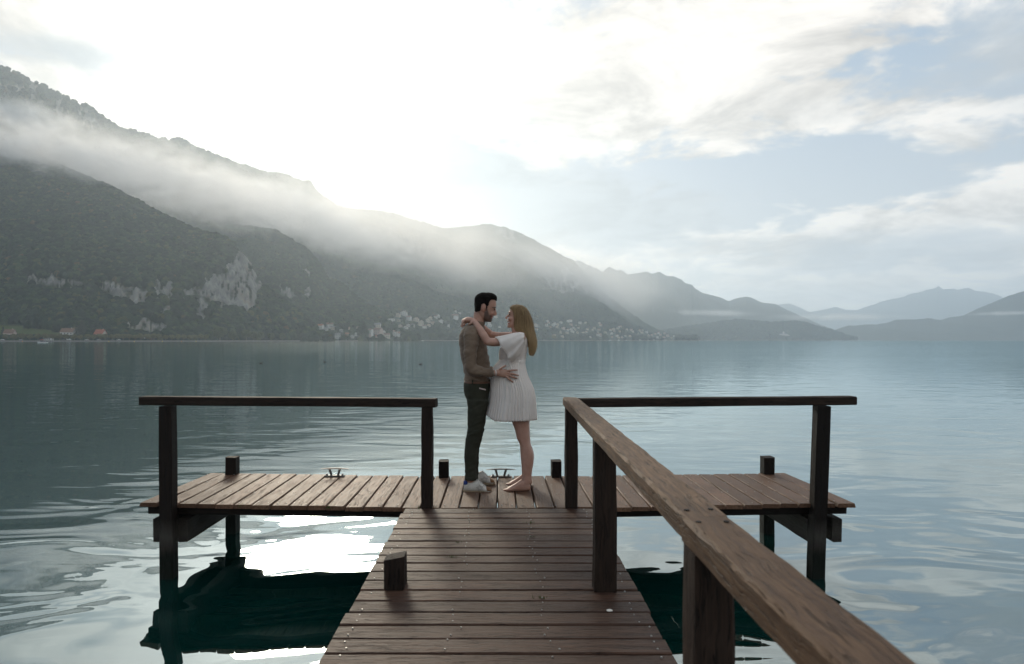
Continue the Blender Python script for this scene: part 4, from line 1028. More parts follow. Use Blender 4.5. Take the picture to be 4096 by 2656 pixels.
STONE = plain('quay_stone', (.24, .23, .215)); PAVE = plain('asphalt', (.07, .07, .07))

def bxv(x0, x1, y0, y1, z0, z1):
    v = [(x0, y0, z0), (x1, y0, z0), (x1, y1, z0), (x0, y1, z0), (x0, y0, z1), (x1, y0, z1), (x1, y1, z1), (x0, y1, z1)]
    return v, [(0, 3, 2, 1), (4, 5, 6, 7), (0, 1, 5, 4), (1, 2, 6, 5), (2, 3, 7, 6), (3, 0, 4, 7)]
def house(pos, w, d, h, rh, wall, roof, rz, label, wins=2, floors=2, group=None, gable_front=False, flat=False, cat='house'):
    r = empty('house', pos); r.rotation_euler.z = rz
    v, f = bxv(-w/2, w/2, -d/2, d/2, -3, h); b = len(v)
    if not flat:                                                     # gable ends belong to the wall
        if gable_front: v += [(0, -d/2, h+rh*.92), (0, d/2, h+rh*.92)]; f += [(4, 5, b), (7, b+1, 6)]
        else: v += [(-w/2, 0, h+rh*.92), (w/2, 0, h+rh*.92)]; f += [(4, b, 7), (5, 6, b+1)]
    mesh_obj('wall', v, f, WALLS[wall], r)
    e = .55
    if flat:
        v, f = bxv(-w/2-.4, w/2+.4, -d/2-.4, d/2+.4, h+.02, h+.5)
    else:
        th = .35
        if gable_front:
            a = [(-w/2-e, h-e*rh/(w/2)), (0, h+rh), (w/2+e, h-e*rh/(w/2))]
            v = [(x, y, z+dz) for y in (-d/2-e, d/2+e) for dz in (0, th) for x, z in a]
        else:
            a = [(-d/2-e, h-e*rh/(d/2)), (0, h+rh), (d/2+e, h-e*rh/(d/2))]
            v = [(x, y, z+dz) for x in (-w/2-e, w/2+e) for dz in (0, th) for y, z in a]
        f = [(0, 1, 7, 6), (1, 2, 8, 7), (3, 9, 10, 4), (4, 10, 11, 5), (0, 3, 4, 1), (1, 4, 5, 2), (6, 7, 10, 9), (7, 8, 11, 10), (0, 6, 9, 3), (2, 5, 11, 8)]
    ro = mesh_obj('roof', v, f, ROOFS[roof], r)
    if not flat and w > 9:
        v, f = bxv(w*.2, w*.2+.8, .6, 1.4, h+rh*.5, h+rh+1.0); mesh_obj('chimney', v, f, WALLS[wall], ro)
    for fl in range(floors):
        for k in range(wins):
            x = -w/2+w*(k+.5)/wins; z = .9+fl*(h/floors); ww = min(1.3, w/wins*.4)
            v, f = bxv(x-ww/2, x+ww/2, -d/2-.06, -d/2+.1, z, z+1.5); mesh_obj('window', v, f, GLASS, r)
    tag(r, label, cat, group)
    return r

def ordn(n): return str(n)+('th' if 10 < n % 100 < 14 else {1: 'st', 2: 'nd', 3: 'rd'}.get(n % 10, 'th'))
# ---- left shore: quay, road, villas
def strip(name, pts, z0, z1, depth, m, label):
    vs, fs = [], []
    for (x, y) in pts: vs += [(x, y, z0), (x, y, z1), (x, y+depth, z1+.02)]
    for i in range(len(pts)-1):
        a = i*3; fs += [(a, a+3, a+4, a+1), (a+1, a+4, a+5, a+2)]
    return tag(mesh_obj(name, vs, fs, m), label, kind='structure')
QP = [((px-VX)/F*dd, dd) for px, dd in ((-700, 800), (-200, 800), (300, 806), (650, 818), (800, 850), (1000, 945), (1200, 1060))]
strip('quay', QP, -.8, 1.5, 60, STONE, 'low stone quay along the foot of the forested slope')
strip('road', [(x, y+5) for x, y in QP], 1.46, 1.53, 14, PAVE, 'lakeside road behind the quay')
QP2 = [((px-VX)/F*dd, dd) for px, dd in ((1090, 1100), (1250, 1215), (1450, 1330), (1700, 1550), (2000, 1950), (2400, 2440), (2800, 2900))]
strip('quay', QP2, -.8, 1.3, 30, STONE, 'low shore wall in front of the village')
def quay_y(px): return float(np.interp(px, [-700, -200, 300, 650, 800, 1000, 1200], [800, 800, 806, 818, 850, 945, 1060]))
def on_quay(px, back): 
    yy = quay_y(px)+back; return Vector(((px-VX)/F*yy, yy, 1.52))
house(on_quay(273, 44)+Vector((0, 0, 3.4)), 14.5, 10, 7.0, 4.4, 'white', 'brown', .12, 'white villa with brown hipped roof behind the quay trees', 4, 2)
house(on_quay(402, 40)+Vector((0, 0, 3.6)), 11, 9, 4.5, 5.2, 'cream', 'red', -.1, 'small house with steep red roof behind the quay trees', 3, 1)
house(on_quay(40, 46)+Vector((0, 0, 5)), 11, 9, 4, 4.5, 'pink', 'brown', .15, 'low house with dark brown roof below the meadow', 3, 1)
house(on_quay(195, 16), 8, 6, 2.6, 1.6, 'white', 'grey', 0, 'small white pavilion between the quay trees', 3, 1)
house(on_quay(565, 40), 13, 6, 3.6, .5, 'grey', 'grey', 0, 'long low grey shed half hidden by quay trees', 4, 1, flat=True, cat='shed')

# ---- trees
LEAF = mat('leaf_crown'); t = LEAF
oi = t.new('ShaderNodeObjectInfo'); g_ = t.new('ShaderNodeNewGeometry')
col = t.ramp(oi.outputs['Random'], [(0, (.002, .008, .006)), (.40, (.005, .016, .009)), (.70, (.012, .029, .013)), (.92, (.027, .046, .016)), (.98, (.050, .050, .015)), (1, (.058, .034, .014))])
col = t.mix(t.mapr(t.noise(g_.outputs['Position'], .35, 4, .7), .3, .7), t.vm('SCALE', col, .55), t.vm('SCALE', col, 1.5))  # noise tone puts lit and shaded foliage into the leaf colour
t.put(t.p.inputs['Base Color'], col); t.p.inputs['Roughness'].default_value = .95; t.p.inputs['Specular IOR Level'].default_value = .1
t.put(t.p.inputs['Normal'], t.bump(t.noise(g_.outputs['Position'], .8, 4, .7), 1.2, .9))
LEAFM = t.mat
def leaf_colour(name, c):
    t = mat(name); g_ = t.new('ShaderNodeNewGeometry')
    t.put(t.p.inputs['Base Color'], t.mix(t.mapr(t.noise(g_.outputs['Position'], .9, 4, .7), .35, .65), [v*.5 for v in c], [v*1.4 for v in c]))
    t.p.inputs['Roughness'].default_value = .95; t.p.inputs['Specular IOR Level'].default_value = .1
    t.put(t.p.inputs['Normal'], t.bump(t.noise(g_.outputs['Position'], 1.4, 3, .7), .8, .9)); return t.mat
PLANE = leaf_colour('plane_leaf', (.095, .085, .034)); DARKL = leaf_colour('dark_leaf', (.014, .022, .012)); MIDL = leaf_colour('mid_leaf', (.035, .048, .018)); GOLD = leaf_colour('golden_leaf', (.12, .10, .022)); CEDAR = leaf_colour('cedar_leaf', (.035, .042, .036))
BARK = plain('pale_bark', (.12, .105, .085))
def crown_mesh(name, rx, rz, m, seed, lobes=26, cone=False):
    """many overlapping leaf clumps with ragged tops"""
    r = random.Random(seed); vs, fs = [], []
    ico = bmesh.new(); bmesh.ops.create_icosphere(ico, subdivisions=1, radius=1); iv = [v.co.copy() for v in ico.verts]; jf = [[v.index for v in f.verts] for f in ico.faces]; ico.free()
    for q in range(lobes):
        while True:
            p = Vector((r.uniform(-1, 1), r.uniform(-1, 1), r.uniform(-1, 1)))
            if .25 < p.length < 1: break
        if cone: k = 1-(p.z+1)/2*.88; c = Vector((p.x*rx*k, p.y*rx*k, p.z*rz)); s = rx*(.18+.30*k)
        else: c = Vector((p.x*rx*.72, p.y*rx*.72, p.z*rz*.68)); s = rx*r.uniform(.26, .46)
        b = len(vs)
        for v in iv: vs.append(c+Vector((v.x*s, v.y*s, v.z*s*(.8 if not cone else .6)))*r.uniform(.72, 1.25))
        for f in jf: fs.append([b+i for i in f])
    me = bpy.data.meshes.new(name); me.from_pydata([tuple(v) for v in vs], [], fs); me.update(); me.materials.append(m)
    return me
def trunk_mesh(name, h, r0, m):
    vs, fs = [], []
    for i, z in enumerate((-1.0, h*.3, h*.7, h)):
        rr = r0*(1-.18*i)
        for k in range(7): vs.append((rr*math.cos(k*.8976)+.08*i*math.sin(i), rr*math.sin(k*.8976), z))
    for i in range(3):
        for k in range(7): fs.append((i*7+k, i*7+(k+1) % 7, i*7+7+(k+1) % 7, i*7+7+k))
    for q in range(4):                                             # limbs into the crown
        a = q*1.6; b = len(vs); tip = Vector((math.cos(a)*h*.45, math.sin(a)*h*.45, h*1.5))
        for k in range(4): vs.append((.5*r0*math.cos(k*1.57), .5*r0*math.sin(k*1.57), h*.85))
        vs.append(tip)
        for k in range(4): fs.append((b+k, b+(k+1) % 4, b+4))
    me = bpy.data.meshes.new(name); me.from_pydata([tuple(v) for v in vs], [], fs); me.update(); me.materials.append(m); return me
def tree(pos, cm, tmh, crown_z, sc, label, group=None, name='tree'):
    r = empty(name, pos); r.rotation_euler.z = random.uniform(0, 6.28); r.scale = (sc, sc, sc*random.uniform(.94, 1.08))
    o = link(bpy.data.objects.new('trunk', tmh), r); o = link(bpy.data.objects.new('crown', cm), r); o.location.z = crown_z
    return tag(r, label, 'tree', group)
plane_c = [crown_mesh('crown', 4.6, 3.5, PLANE, 90+k, 34) for k in range(4)]; plane_t = trunk_mesh('trunk', 3.0, .38, BARK)
QX = [65, 170, 262, 355, 450, 540, 625, 705, 790, 885, 955, 1040, 1108, 1185, 1250, 1330, 1400, 1468, 1540, 1608, 1678, 1755, 1830, 1890, 1972, 2045, 2120, 2185, 2255, 2320, 2390, 2450]
for i, cxx in enumerate(QX):
    tree(on_quay(cxx/2.975, 3.2), random.choice(plane_c), plane_t, 5.4, random.uniform(.80, .98), 'round pollarded plane tree on the quay, %s from the left' % ordn(i+1), 'plane trees in a row on the quay', 'plane_tree')
big_c = [crown_mesh('crown', 7, 7.5, MIDL, 30+k, 60) for k in range(3)]; big_t = trunk_mesh('trunk', 5, .6, BARK)
for i, (px, s) in enumerate(((880, 1.35), (932, 1.0), (985, 1.1), (1015, .9), (1042, .85), (1085, .8), (1130, .8))):
    tree(on_quay(px, 9), big_c[i % 3], big_t, 8.0, s, 'broad green tree at the water, %s tree right of the plane row' % ordn(i+1), 'broad trees at the water right of the plane trees')
tree(on_quay(328, 46), crown_mesh('crown', 8, 11, CEDAR, 77, 70, True), big_t, 12, 1.15, 'tall grey green cedar between the white villa and the red roof')
tree(on_quay(12, 44), crown_mesh('crown', 4, 9, DARKL, 78, 40, True), big_t, 9, .95, 'narrow dark conifer beside the low brown roofed house')

def forest(label, tl, xmin, xmax, n, size, skip=None, vmax=1.0):
    T = TERR[tl]; nv = T['nv']
    sel = np.where((T['xs'] > xmin) & (T['xs'] < xmax))[0]; i0, i1 = sel[0], sel[-1]
    P = np.stack([T['wx'], T['dep'], T['z']], -1)[i0:i1+1, 1:nv]
    a = P[1:, :-1]-P[:-1, :-1]; b = P[:-1, 1:]-P[:-1, :-1]
    ar = np.linalg.norm(np.cross(a, b), axis=-1)
    rk = (T['rock']+T['md']); rk = np.max([np.roll(np.roll(rk, a, 1), b, 0) for a in (0, -1, -2, -3) for b in (-1, 0, 1)], 0) if tl == L_M0 or tl == L_M0B else rk
    rk = rk[i0:i1+1, 1:nv][:-1, :-1]
    ar = ar*(rk < .3); ar[:, int(vmax*ar.shape[1]):] = 0
    k = RNG.choice(ar.size, n, p=(ar/ar.sum()).ravel()); I, J = np.unravel_index(k, ar.shape)
    u, v = RNG.random(n)[:, None], RNG.random(n)[:, None]
    pts = P[I, J]*(1-u)*(1-v)+P[I+1, J]*u*(1-v)+P[I, J+1]*(1-u)*v+P[I+1, J+1]*u*v
    if skip is not None: pts = pts[~skip(pts)]
    sc = size*RNG.uniform(.6, 1.35, len(pts))
    pts = pts+np.stack([np.zeros(len(pts)), np.zeros(len(pts)), sc*.45], -1)
    me = bpy.data.meshes.new('forest'); me.vertices.add(len(pts)); me.vertices.foreach_set('co', pts.ravel())
    at_ = me.attributes.new('sc', 'FLOAT', 'POINT'); at_.data.foreach_set('value', sc.astype(np.float32))
    me.update(); o = link(bpy.data.objects.new('forest', me)); tag(o, label, kind='stuff')
    ng = bpy.data.node_groups.new('forest', 'GeometryNodeTree')
    ng.interface.new_socket('Geometry', in_out='INPUT', socket_type='NodeSocketGeometry'); ng.interface.new_socket('Geometry', in_out='OUTPUT', socket_type='NodeSocketGeometry')
    N, L = ng.nodes, ng.links
    gi, go = N.new('NodeGroupInput'), N.new('NodeGroupOutput')
    ic = N.new('GeometryNodeMeshIcoSphere'); ic.inputs['Subdivisions'].default_value = 2; ic.inputs['Radius'].default_value = 1
    sp = N.new('GeometryNodeSetPosition'); no = N.new('ShaderNodeTexNoise'); no.inputs['Scale'].default_value = 1.7; no.inputs['Detail'].default_value = 3
    nm = N.new('GeometryNodeInputNormal'); sb = N.new('ShaderNodeMath'); sb.operation = 'MULTIPLY_ADD'; sb.inputs[1].default_value = 1.6; sb.inputs[2].default_value = -.8
    vm_ = N.new('ShaderNodeVectorMath'); vm_.operation = 'SCALE'
    L.new(no.outputs[0], sb.inputs[0]); L.new(nm.outputs[0], vm_.inputs[0]); L.new(sb.outputs[0], vm_.inputs[3])
    L.new(ic.outputs[0], sp.inputs[0]); L.new(vm_.outputs[0], sp.inputs['Offset'])
    sm_ = N.new('GeometryNodeSetMaterial'); sm_.inputs['Material'].default_value = LEAFM; L.new(sp.outputs[0], sm_.inputs[0])
    iop = N.new('GeometryNodeInstanceOnPoints'); rv = N.new('FunctionNodeRandomValue'); rv.data_type = 'FLOAT_VECTOR'; rv.inputs[1].default_value = (.5, .5, 6.28)
    na = N.new('GeometryNodeInputNamedAttribute'); na.data_type = 'FLOAT'; na.inputs[0].default_value = 'sc'
    cxz = N.new('ShaderNodeCombineXYZ'); mz = N.new('ShaderNodeMath'); mz.operation = 'MULTIPLY'; mz.inputs[1].default_value = 1.15
    L.new(na.outputs[0], cxz.inputs[0]); L.new(na.outputs[0], cxz.inputs[1]); L.new(na.outputs[0], mz.inputs[0]); L.new(mz.outputs[0], cxz.inputs[2])
    L.new(gi.outputs[0], iop.inputs['Points']); L.new(sm_.outputs[0], iop.inputs['Instance']); L.new(rv.outputs[0], iop.inputs['Rotation']); L.new(cxz.outputs[0], iop.inputs['Scale'])
    L.new(iop.outputs[0], go.inputs[0])
    md = o.modifiers.new('trees', 'NODES'); md.node_group = ng
    return o

# ---- village houses: (x, foot y) in the photograph with wall, roof
HP = []
def vh(cx, cy, w, wall, roof): HP.append((1200+cx/2.975, 1180+cy/2.975, w/2.975, wall, roof))
for a in ((1085, 305, 95, 'white', 'flat'), (1165, 262, 62, 'cream', 'brown'), (1238, 250, 85, 'white', 'brown'), (1292, 308, 70, 'white', 'brown'), (1383, 305, 70, 'cream', 'orange'), (1178, 322, 40, 'cream', 'grey'), (1440, 340, 62, 'cream', 'brown'), (1287, 368, 46, 'white', 'brown'),
          (1552, 288, 50, 'cream', 'orange'), (1612, 278, 50, 'white', 'brown'), (1645, 252, 42, 'white', 'grey'), (1845, 292, 85, 'white', 'brown'), (1520, 328, 62, 'cream', 'brown'), (1576, 334, 46, 'pink', 'brown'), (1676, 328, 56, 'white', 'brown'), (1762, 378, 42, 'white', 'grey'), (1482, 396, 52, 'white', 'brown'),
          (1532, 382, 42, 'cream', 'orange'), (1428, 368, 52, 'cream', 'brown'), (1345, 388, 52, 'white', 'grey'), (1262, 412, 50, 'white', 'brown'), (1190, 388, 62, 'cream', 'brown'), (242, 404, 82, 'white', 'orange'), (305, 424, 62, 'white', 'grey'), (355, 394, 86, 'white', 'brown'), (394, 416, 60, 'cream', 'grey'),
          (488, 432, 46, 'grey', 'grey'), (440, 510, 92, 'white', 'grey'), (560, 480, 46, 'cream', 'orange'), (575, 410, 42, 'pink', 'brown'), (622, 505, 46, 'white', 'grey'), (668, 485, 48, 'white', 'grey'), (686, 402, 28, 'white', 'brown'), (925, 388, 78, 'cream', 'grey'), (930, 464, 110, 'pink', 'brown'), (842, 482, 50, 'white', 'tower'),
          (890, 432, 52, 'cream', 'orange'), (992, 462, 60, 'white', 'brown'), (1035, 508, 76, 'cream', 'brown'), (1142, 500, 92, 'white', 'brown'), (1166, 474, 50, 'white', 'orange'), (1112, 446, 34, 'pink', 'red'), (826, 502, 44, 'pink', 'orange'), (915, 508, 24, 'pink', 'red'), (1900, 215, 30, 'white', 'grey'), (1850, 200, 26, 'white', 'brown')): vh(*a)
nside = len(HP)
rr_ = random.Random(21)
while len(HP) < nside+96:                       # the larger, paler part of the village to the right
    u = rr_.random(); px = 1900+u*800; top = np.interp(px, [1900, 2150, 2400, 2600, 2700], [1255, 1270, 1290, 1325, 1340])
    py = top+(1352-top)*rr_.random()**.8
    if any(abs(px-h[0]) < 7 and abs(py-h[1]) < 4 for h in HP[nside:]): continue
    if 1835 < px < 2140 and py > 1180 and rr_.random() < .75: continue
    HP.append((px, py, rr_.uniform(8, 15)*np.interp(px, [1900, 2700], [1.15, .75]), rr_.choice(['white', 'white', 'cream', 'cream', 'pink']), rr_.choice(['brown', 'brown', 'orange', 'orange', 'grey'])))
spots = []
lab = []
for k, (px, py, w, wall, roof) in enumerate(HP):
    py = min(py, 1356)
    cands = [ground(L_M0B, px, py)] if px < 1640 else []
    g1 = ground(L_M1, px, py)
    p = cands[0] if cands and abs(HY-(cands[0].z-CAM_Z)*F/cands[0].y-py) < 14 and px < 1600 else g1
    p = Vector(((px-VX)/F*p.y, p.y, p.z+.5))
    spots.append((px, py, w, p, wall, roof))
order = sorted(range(nside), key=lambda i: spots[i][0]); rank = {i: n+1 for n, i in enumerate(order)}
order2 = sorted(range(nside, len(spots)), key=lambda i: spots[i][0]); rank2 = {i: n+1 for n, i in enumerate(order2)}
for k, (px, py, w, p, wall, roof) in enumerate(spots):
    W_ = max(6.0, w*p.y/F*.88); rz = rr_.uniform(-.5, .5); tower = roof == 'tower'; fl = roof == 'flat'
    rname = 'grey' if fl else 'brown' if tower else roof
    if k < nside: l_ = '%s house with %s roof, %s from the left on the village slope' % (wall, 'flat' if fl else rname, ordn(rank[k]))
    else: l_ = 'tiny %s house with %s roof, %s from the left in the far village' % (wall, rname, ordn(rank2[k]))
    if tower: l_ = 'tall narrow white tower house at the village waterfront'
    house(p, W_, W_*.72 if not tower else W_, (W_*.50 if not tower else W_*1.5), W_*.24 if not tower else W_*.3, wall, rname, rz, l_, 3 if k < nside else 2, (1 if W_ < 12 else 2) if not tower else 4, 'houses of the village on the far shore', gable_front=rr_.random() < .5, flat=fl)
SPX = np.array([(s[0], s[1], s[2], s[3].y) for s in spots])
def skip_village(pts):
    px = VX+pts[:, 0]/pts[:, 1]*F; py = HY-(pts[:, 2]-CAM_Z)/pts[:, 1]*F
    out = np.zeros(len(pts), bool)
    for (hx, hy, hw, hd) in SPX: out |= (abs(px-hx) < hw*.5+6) & (py > hy-3) & (py < hy+17)
    town = (px > 1240) & (px < 2700) & (py > np.interp(px, [1240, 1500, 1600, 2000, 2400, 2700], [1300, 1295, 1250, 1255, 1290, 1340]))
    out |= town & (RNG.random(len(pts)) < .45)
    return out
forest('broadleaf forest covering the near left slope', L_M0, -350, 1340, 30000, 5.2, skip_village)
forest('forest on the spur behind the cliff', L_M0B, 900, 1680, 15000, 5.2, skip_village)
forest('forest and gardens on the far ridge above the village', L_M1, 1150, 2790, 60000, 6.2, skip_village, .8)
forest('forest on the upper mountain behind the mist', L_M1, -300, 1150, 26000, 6.5, None, 1.0)
forest('woods on the low headland', L_M5, 2500, 3430, 9000, 8.0)
VT = [(1455, 1352, 'cone', 1.5, 'tall dark conifer standing among the waterfront houses'), (1444, 1352, 'cone', 1.15, 'second dark conifer left of the tallest one at the waterfront'), (1558, 1348, 'big', .95, 'round dark tree beside the pink house with brown roof'), (1670, 1354, 'gold', .85, 'golden autumn tree at the waterfront'), (1640, 1350, 'mid', .9, 'green tree left of the golden autumn tree'),
      (1725, 1354, 'mid', 1.1, 'green tree right of the golden autumn tree'), (1765, 1354, 'big', 1.25, 'large dark tree at the water left of the man'), (1812, 1354, 'big', 1.35, 'largest dark tree at the water just left of the man'), (2215, 1354, 'gold', 1.0, 'pale golden tree at the water right of the woman'), (2180, 1354, 'big', 1.3, 'dark tree at the water right of the woman'), (2330, 1354, 'big', 1.3, 'dark waterfront tree below the far village centre'), (2420, 1354, 'mid', 1.3, 'dull green waterfront tree at the right part of the village')]
vc = {'cone': crown_mesh('crown', 6, 13, DARKL, 201, 60, True), 'big': crown_mesh('crown', 8, 8, DARKL, 202, 60), 'gold': crown_mesh('crown', 6.5, 6, GOLD, 203, 50), 'mid': crown_mesh('crown', 7, 7, MIDL, 204, 55)}
for (px, py, kd, s, l_) in VT:
    yy = float(np.interp(px, [1090, 1250, 1450, 1700, 2000, 2400, 2800], [1100, 1215, 1330, 1550, 1950, 2440, 2900]))+16
    if px > 1900: s *= 1.35
    tree(Vector(((px-VX)/F*yy, yy, 1.3)), vc[kd], big_t, 13.5 if kd == 'cone' else 8.5, s, l_)

# ---- castle on the headland
cp = ground(L_M5, 3133, 1348); cz = empty('castle', cp); tag(cz, 'pale stone castle with a round tower on the headland shore', 'castle')
for nm, (a, b, c, d_, e, f) in (('wall', (-26, 26, -10, 10, -3, 15)), ('wing', (-38, -25.5, -8, 8, -3, 10)), ('wing', (25.5, 36, -8, 8, -3, 11))):
    v, f_ = bxv(a, b, c, d_, e, f); mesh_obj(nm, v, f_, WALLS['cream'], cz)
for (x, r_, h) in ((2, 6, 25),):
    vs = [(x+r_*math.cos(k*.5236), r_*math.sin(k*.5236), z) for z in (0, h) for k in range(12)]+[(x, 0, h+9)]
    fs = [(k, (k+1) % 12, 12+(k+1) % 12, 12+k) for k in range(12)]
    mesh_obj('tower', vs, fs+[(12+k, 12+(k+1) % 12, 24) for k in range(12)], WALLS['cream'], cz)
v = [(-27, -11, 15), (27, -11, 15), (27, 11, 15), (-27, 11, 15), (-18, 0, 22), (18, 0, 22)]
mesh_obj('roof', v, [(0, 1, 5, 4), (1, 2, 5), (2, 3, 4, 5), (3, 0, 4), (0, 3, 2, 1)], ROOFS['grey'], cz)
for k in range(7):
    x = -22+k*7.2; v, f_ = bxv(x-1.3, x+1.3, -10.3, -9.9, 5, 10); mesh_obj('window', v, f_, GLASS, cz)

# ---- boats, buoys, cars, birds
BOATW = plain('white_hull', (.7, .7, .68), .4, .1); BOATD = plain('dark_gear', (.05, .05, .06), .6); BOATB = plain('blue_cover', (.12, .22, .35), .7)
def hull_mesh(L, w, h, m):
    vs, fs = [], []; st = [(-.5, .8, 1.0), (-.2, 1, .95), (.15, .95, 1.0), (.38, .55, 1.12), (.5, .06, 1.25)]
    for (u, ww, hh) in st: vs += [(u*L, -w/2*ww, h*hh), (u*L, -w/2*ww*.72, -.15), (u*L, w/2*ww*.72, -.15), (u*L, w/2*ww, h*hh), (u*L, w/2*ww*.8, h*hh-.12), (u*L, -w/2*ww*.8, h*hh-.12)]
    for i in range(4):
        for k in range(6): fs.append((i*6+k, i*6+(k+1) % 6, i*6+6+(k+1) % 6, i*6+6+k))
    fs += [(5, 4, 3, 2, 1, 0), tuple(range(24, 30))]
    me = bpy.data.meshes.new('hull'); me.from_pydata(vs, [], fs); me.update(); me.materials.append(m); return me
bo = empty('motor_boat', ((170-VX)/F*464, 464, 0)); tag(bo, 'small open white motor boat on the lake before the left quay', 'boat')
link(bpy.data.objects.new('hull', hull_mesh(6.8, 2.0, .75, BOATW)), bo).rotation_euler.z = math.pi
for (a, b, z0, z1, m_, nm) in ((-1.2, -.2, .55, 1.5, BOATD, 'console'), (2.7, 3.3, .3, 1.25, BOATD, 'outboard_motor'), (.9, 1.6, .55, 1.1, BOATD, 'seat')):
    v, f_ = bxv(a, b, -.45, .45, z0, z1); mesh_obj(nm, v, f_, m_, bo)
hm = {'w': hull_mesh(6.5, 2.2, .9, BOATW), 'b': hull_mesh(6, 2.1, .8, BOATB)}
for i, (px, kd, l_) in enumerate(((1254, 'w', 'white moored boat below the leftmost village houses'), (1517, 'w', 'white moored boat before the waterfront houses'), (1594, 'b', 'blue covered boat moored beside a white one'), (1609, 'w', 'white cabin boat moored right of the blue one'), (1691, 'w', 'white boat moored below the golden tree'),
                               (2440, 'w', 'tiny white boat first in the far moored line'), (2475, 'w', 'tiny white boat second in the far moored line'), (2505, 'w', 'tiny white boat third in the far moored line'), (2560, 'w', 'tiny white boat fourth in the far moored line'), (2615, 'w', 'tiny white boat fifth in the far moored line'), (2660, 'w', 'tiny white boat last in the far moored line'), (2120, 'w', 'tiny white boat moored right behind the woman'))):
    yy = float(np.interp(px, [1090, 1250, 1450, 1700, 2000, 2400, 2800], [1100, 1215, 1330, 1550, 1950, 2440, 2900]))-14
    b_ = empty('moored_boat', ((px-VX)/F*yy, yy, 0)); b_.rotation_euler.z = random.uniform(-.5, .5); s = 1.0 if px < 2000 else 1.7; b_.scale = (s, s, s)
    link(bpy.data.objects.new('hull', hm[kd]), b_)
    v, f_ = bxv(-1.4, 1.2, -.8, .8, .7, 1.9); v = [(x*(.7 if z > 1 else 1), y_*(.8 if z > 1 else 1), z) for x, y_, z in v]; mesh_obj('cabin', v, f_, BOATW if kd == 'w' else BOATB, b_)
    tag(b_, l_, 'boat', 'boats moored along the village shore')
SAIL = plain('sail_cloth', (.75, .74, .70), .8, .05)
for px, l_ in ((3085, 'left of two tiny white sailing boats by the castle'), (3096, 'right of two tiny white sailing boats by the castle')):
    yy = 4250; b_ = empty('sailing_boat', ((px-VX)/F*yy, yy, 0)); b_.scale = (1.2, 1.2, 1.2); tag(b_, l_, 'sailboat', 'sailing boats by the castle')
    link(bpy.data.objects.new('hull', hm['w']), b_)
    mesh_obj('sail', [(-2.2, 0, 1.5), (1.2, .05, 1.4), (.9, .1, 9.5), (-2.2, .12, 1.5), (1.2, .17, 1.4), (.9, .2, 9.5)], [(0, 1, 2), (5, 4, 3), (0, 3, 4, 1), (1, 4, 5, 2), (2, 5, 3, 0)], SAIL, b_)
YEL = plain('yellow_float', (.75, .5, .08), .5, .1); ORA = plain('orange_float', (.7, .22, .04), .5, .1)
def buoy(px, yy, m, l_):
    s = Solid(); s.ball((0, 0, .25), .5, .5, .5, 0, 10)
    o = s.build('buoy', m, None, None); o.location = ((px-VX)/F*yy, yy, 0)
    mesh_obj('top_mark', [(.14*math.cos(k*1.047), .14*math.sin(k*1.047), z) for z in (.7, 1.15) for k in range(6)], [(k, (k+1) % 6, 6+(k+1) % 6, 6+k) for k in range(6)]+[tuple(range(6, 12))], m, o)
    tag(o, l_, 'buoy', 'mooring buoys before the quay')
for i, (c_, m_) in enumerate(((268, ORA), (1295, YEL), (1598, YEL), (1933, YEL), (2162, ORA), (2333, YEL))):
    px = c_/2.975; buoy(px, quay_y(px)-22, m_, '%s buoy before the quay, %s from the left' % ('orange' if m_ == ORA else 'yellow', ordn(i+1)))
CARC = {'white': plain('white_paint', (.6, .6, .6), .35, .05), 'red': plain('red_paint', (.35, .04, .03), .35, .05), 'dark': plain('dark_paint', (.03, .035, .04), .35, .05), 'silver': plain('silver_paint', (.35, .36, .37), .35, .05)}
def car(px, c, l_, van=False):
    o = empty('parked_car', on_quay(px, 8)); L_, H_ = (5.0, 2.0) if van else (4.3, 1.45)
    prof = [(-.5, .25), (-.5, .62), (-.40, .66), (-.28, 1.0), (.12, 1.0), (.28, .64), (.48, .55), (.5, .25)] if not van else [(-.5, .2), (-.5, .97), (-.47, 1.0), (.22, 1.0), (.36, .60), (.48, .52), (.5, .2)]
    n = len(prof); vs = [(a*L_, s*.86*(1 if b < .7 else .86), b*H_) for s in (-1, 1) for a, b in prof]
    mesh_obj('body', vs, [tuple(range(n)), tuple(range(2*n-1, n-1, -1))]+[(k, n+k, n+(k+1) % n, (k+1) % n) for k in range(n)], CARC[c], o)
    q = [(-.30, .68), (-.24, .95), (.10, .95), (.22, .68)]
    mesh_obj('window', [(a*L_, y_, b*H_) for y_ in (-.835, -.70) for a, b in q], [(0, 1, 2, 3), (7, 6, 5, 4), (0, 4, 5, 1), (1, 5, 6, 2), (2, 6, 7, 3), (3, 7, 4, 0)], GLASS, o)
    for a in (-.30, .31):
        for s in (-1, 1):
            mesh_obj('wheel', [(a*L_+.32*math.cos(k*.628), s*.80+y_, .32+.32*math.sin(k*.628)) for y_ in (-.1, .1) for k in range(10)], [tuple(range(10)), tuple(range(19, 9, -1))]+[(k, 10+k, 10+(k+1) % 10, (k+1) % 10) for k in range(10)], BOATD, o)
    tag(o, l_, 'car', 'cars parked along the quay')
for px, c, l_, vn in ((10, 'white', 'white car parked at the left end of the quay', 0), (84, 'silver', 'silver car parked under the third plane tree', 0), (167, 'red', 'red car parked on the quay', 0), (275, 'white', 'white van parked in front of the white villa', 1), (252, 'dark', 'dark car parked beside the white van', 0), (347, 'white', 'white car parked between the villa and the red roofed house', 0), (395, 'silver', 'silver car parked below the red roofed house', 0), (448, 'dark', 'dark car parked right of the red roofed house', 0), (475, 'white', 'rightmost white car parked on the quay', 0)): car(px, c, l_, vn)
COOT = plain('black_plumage', (.012, .012, .014), .6, .2); BEAK = plain('pale_beak', (.5, .45, .35))
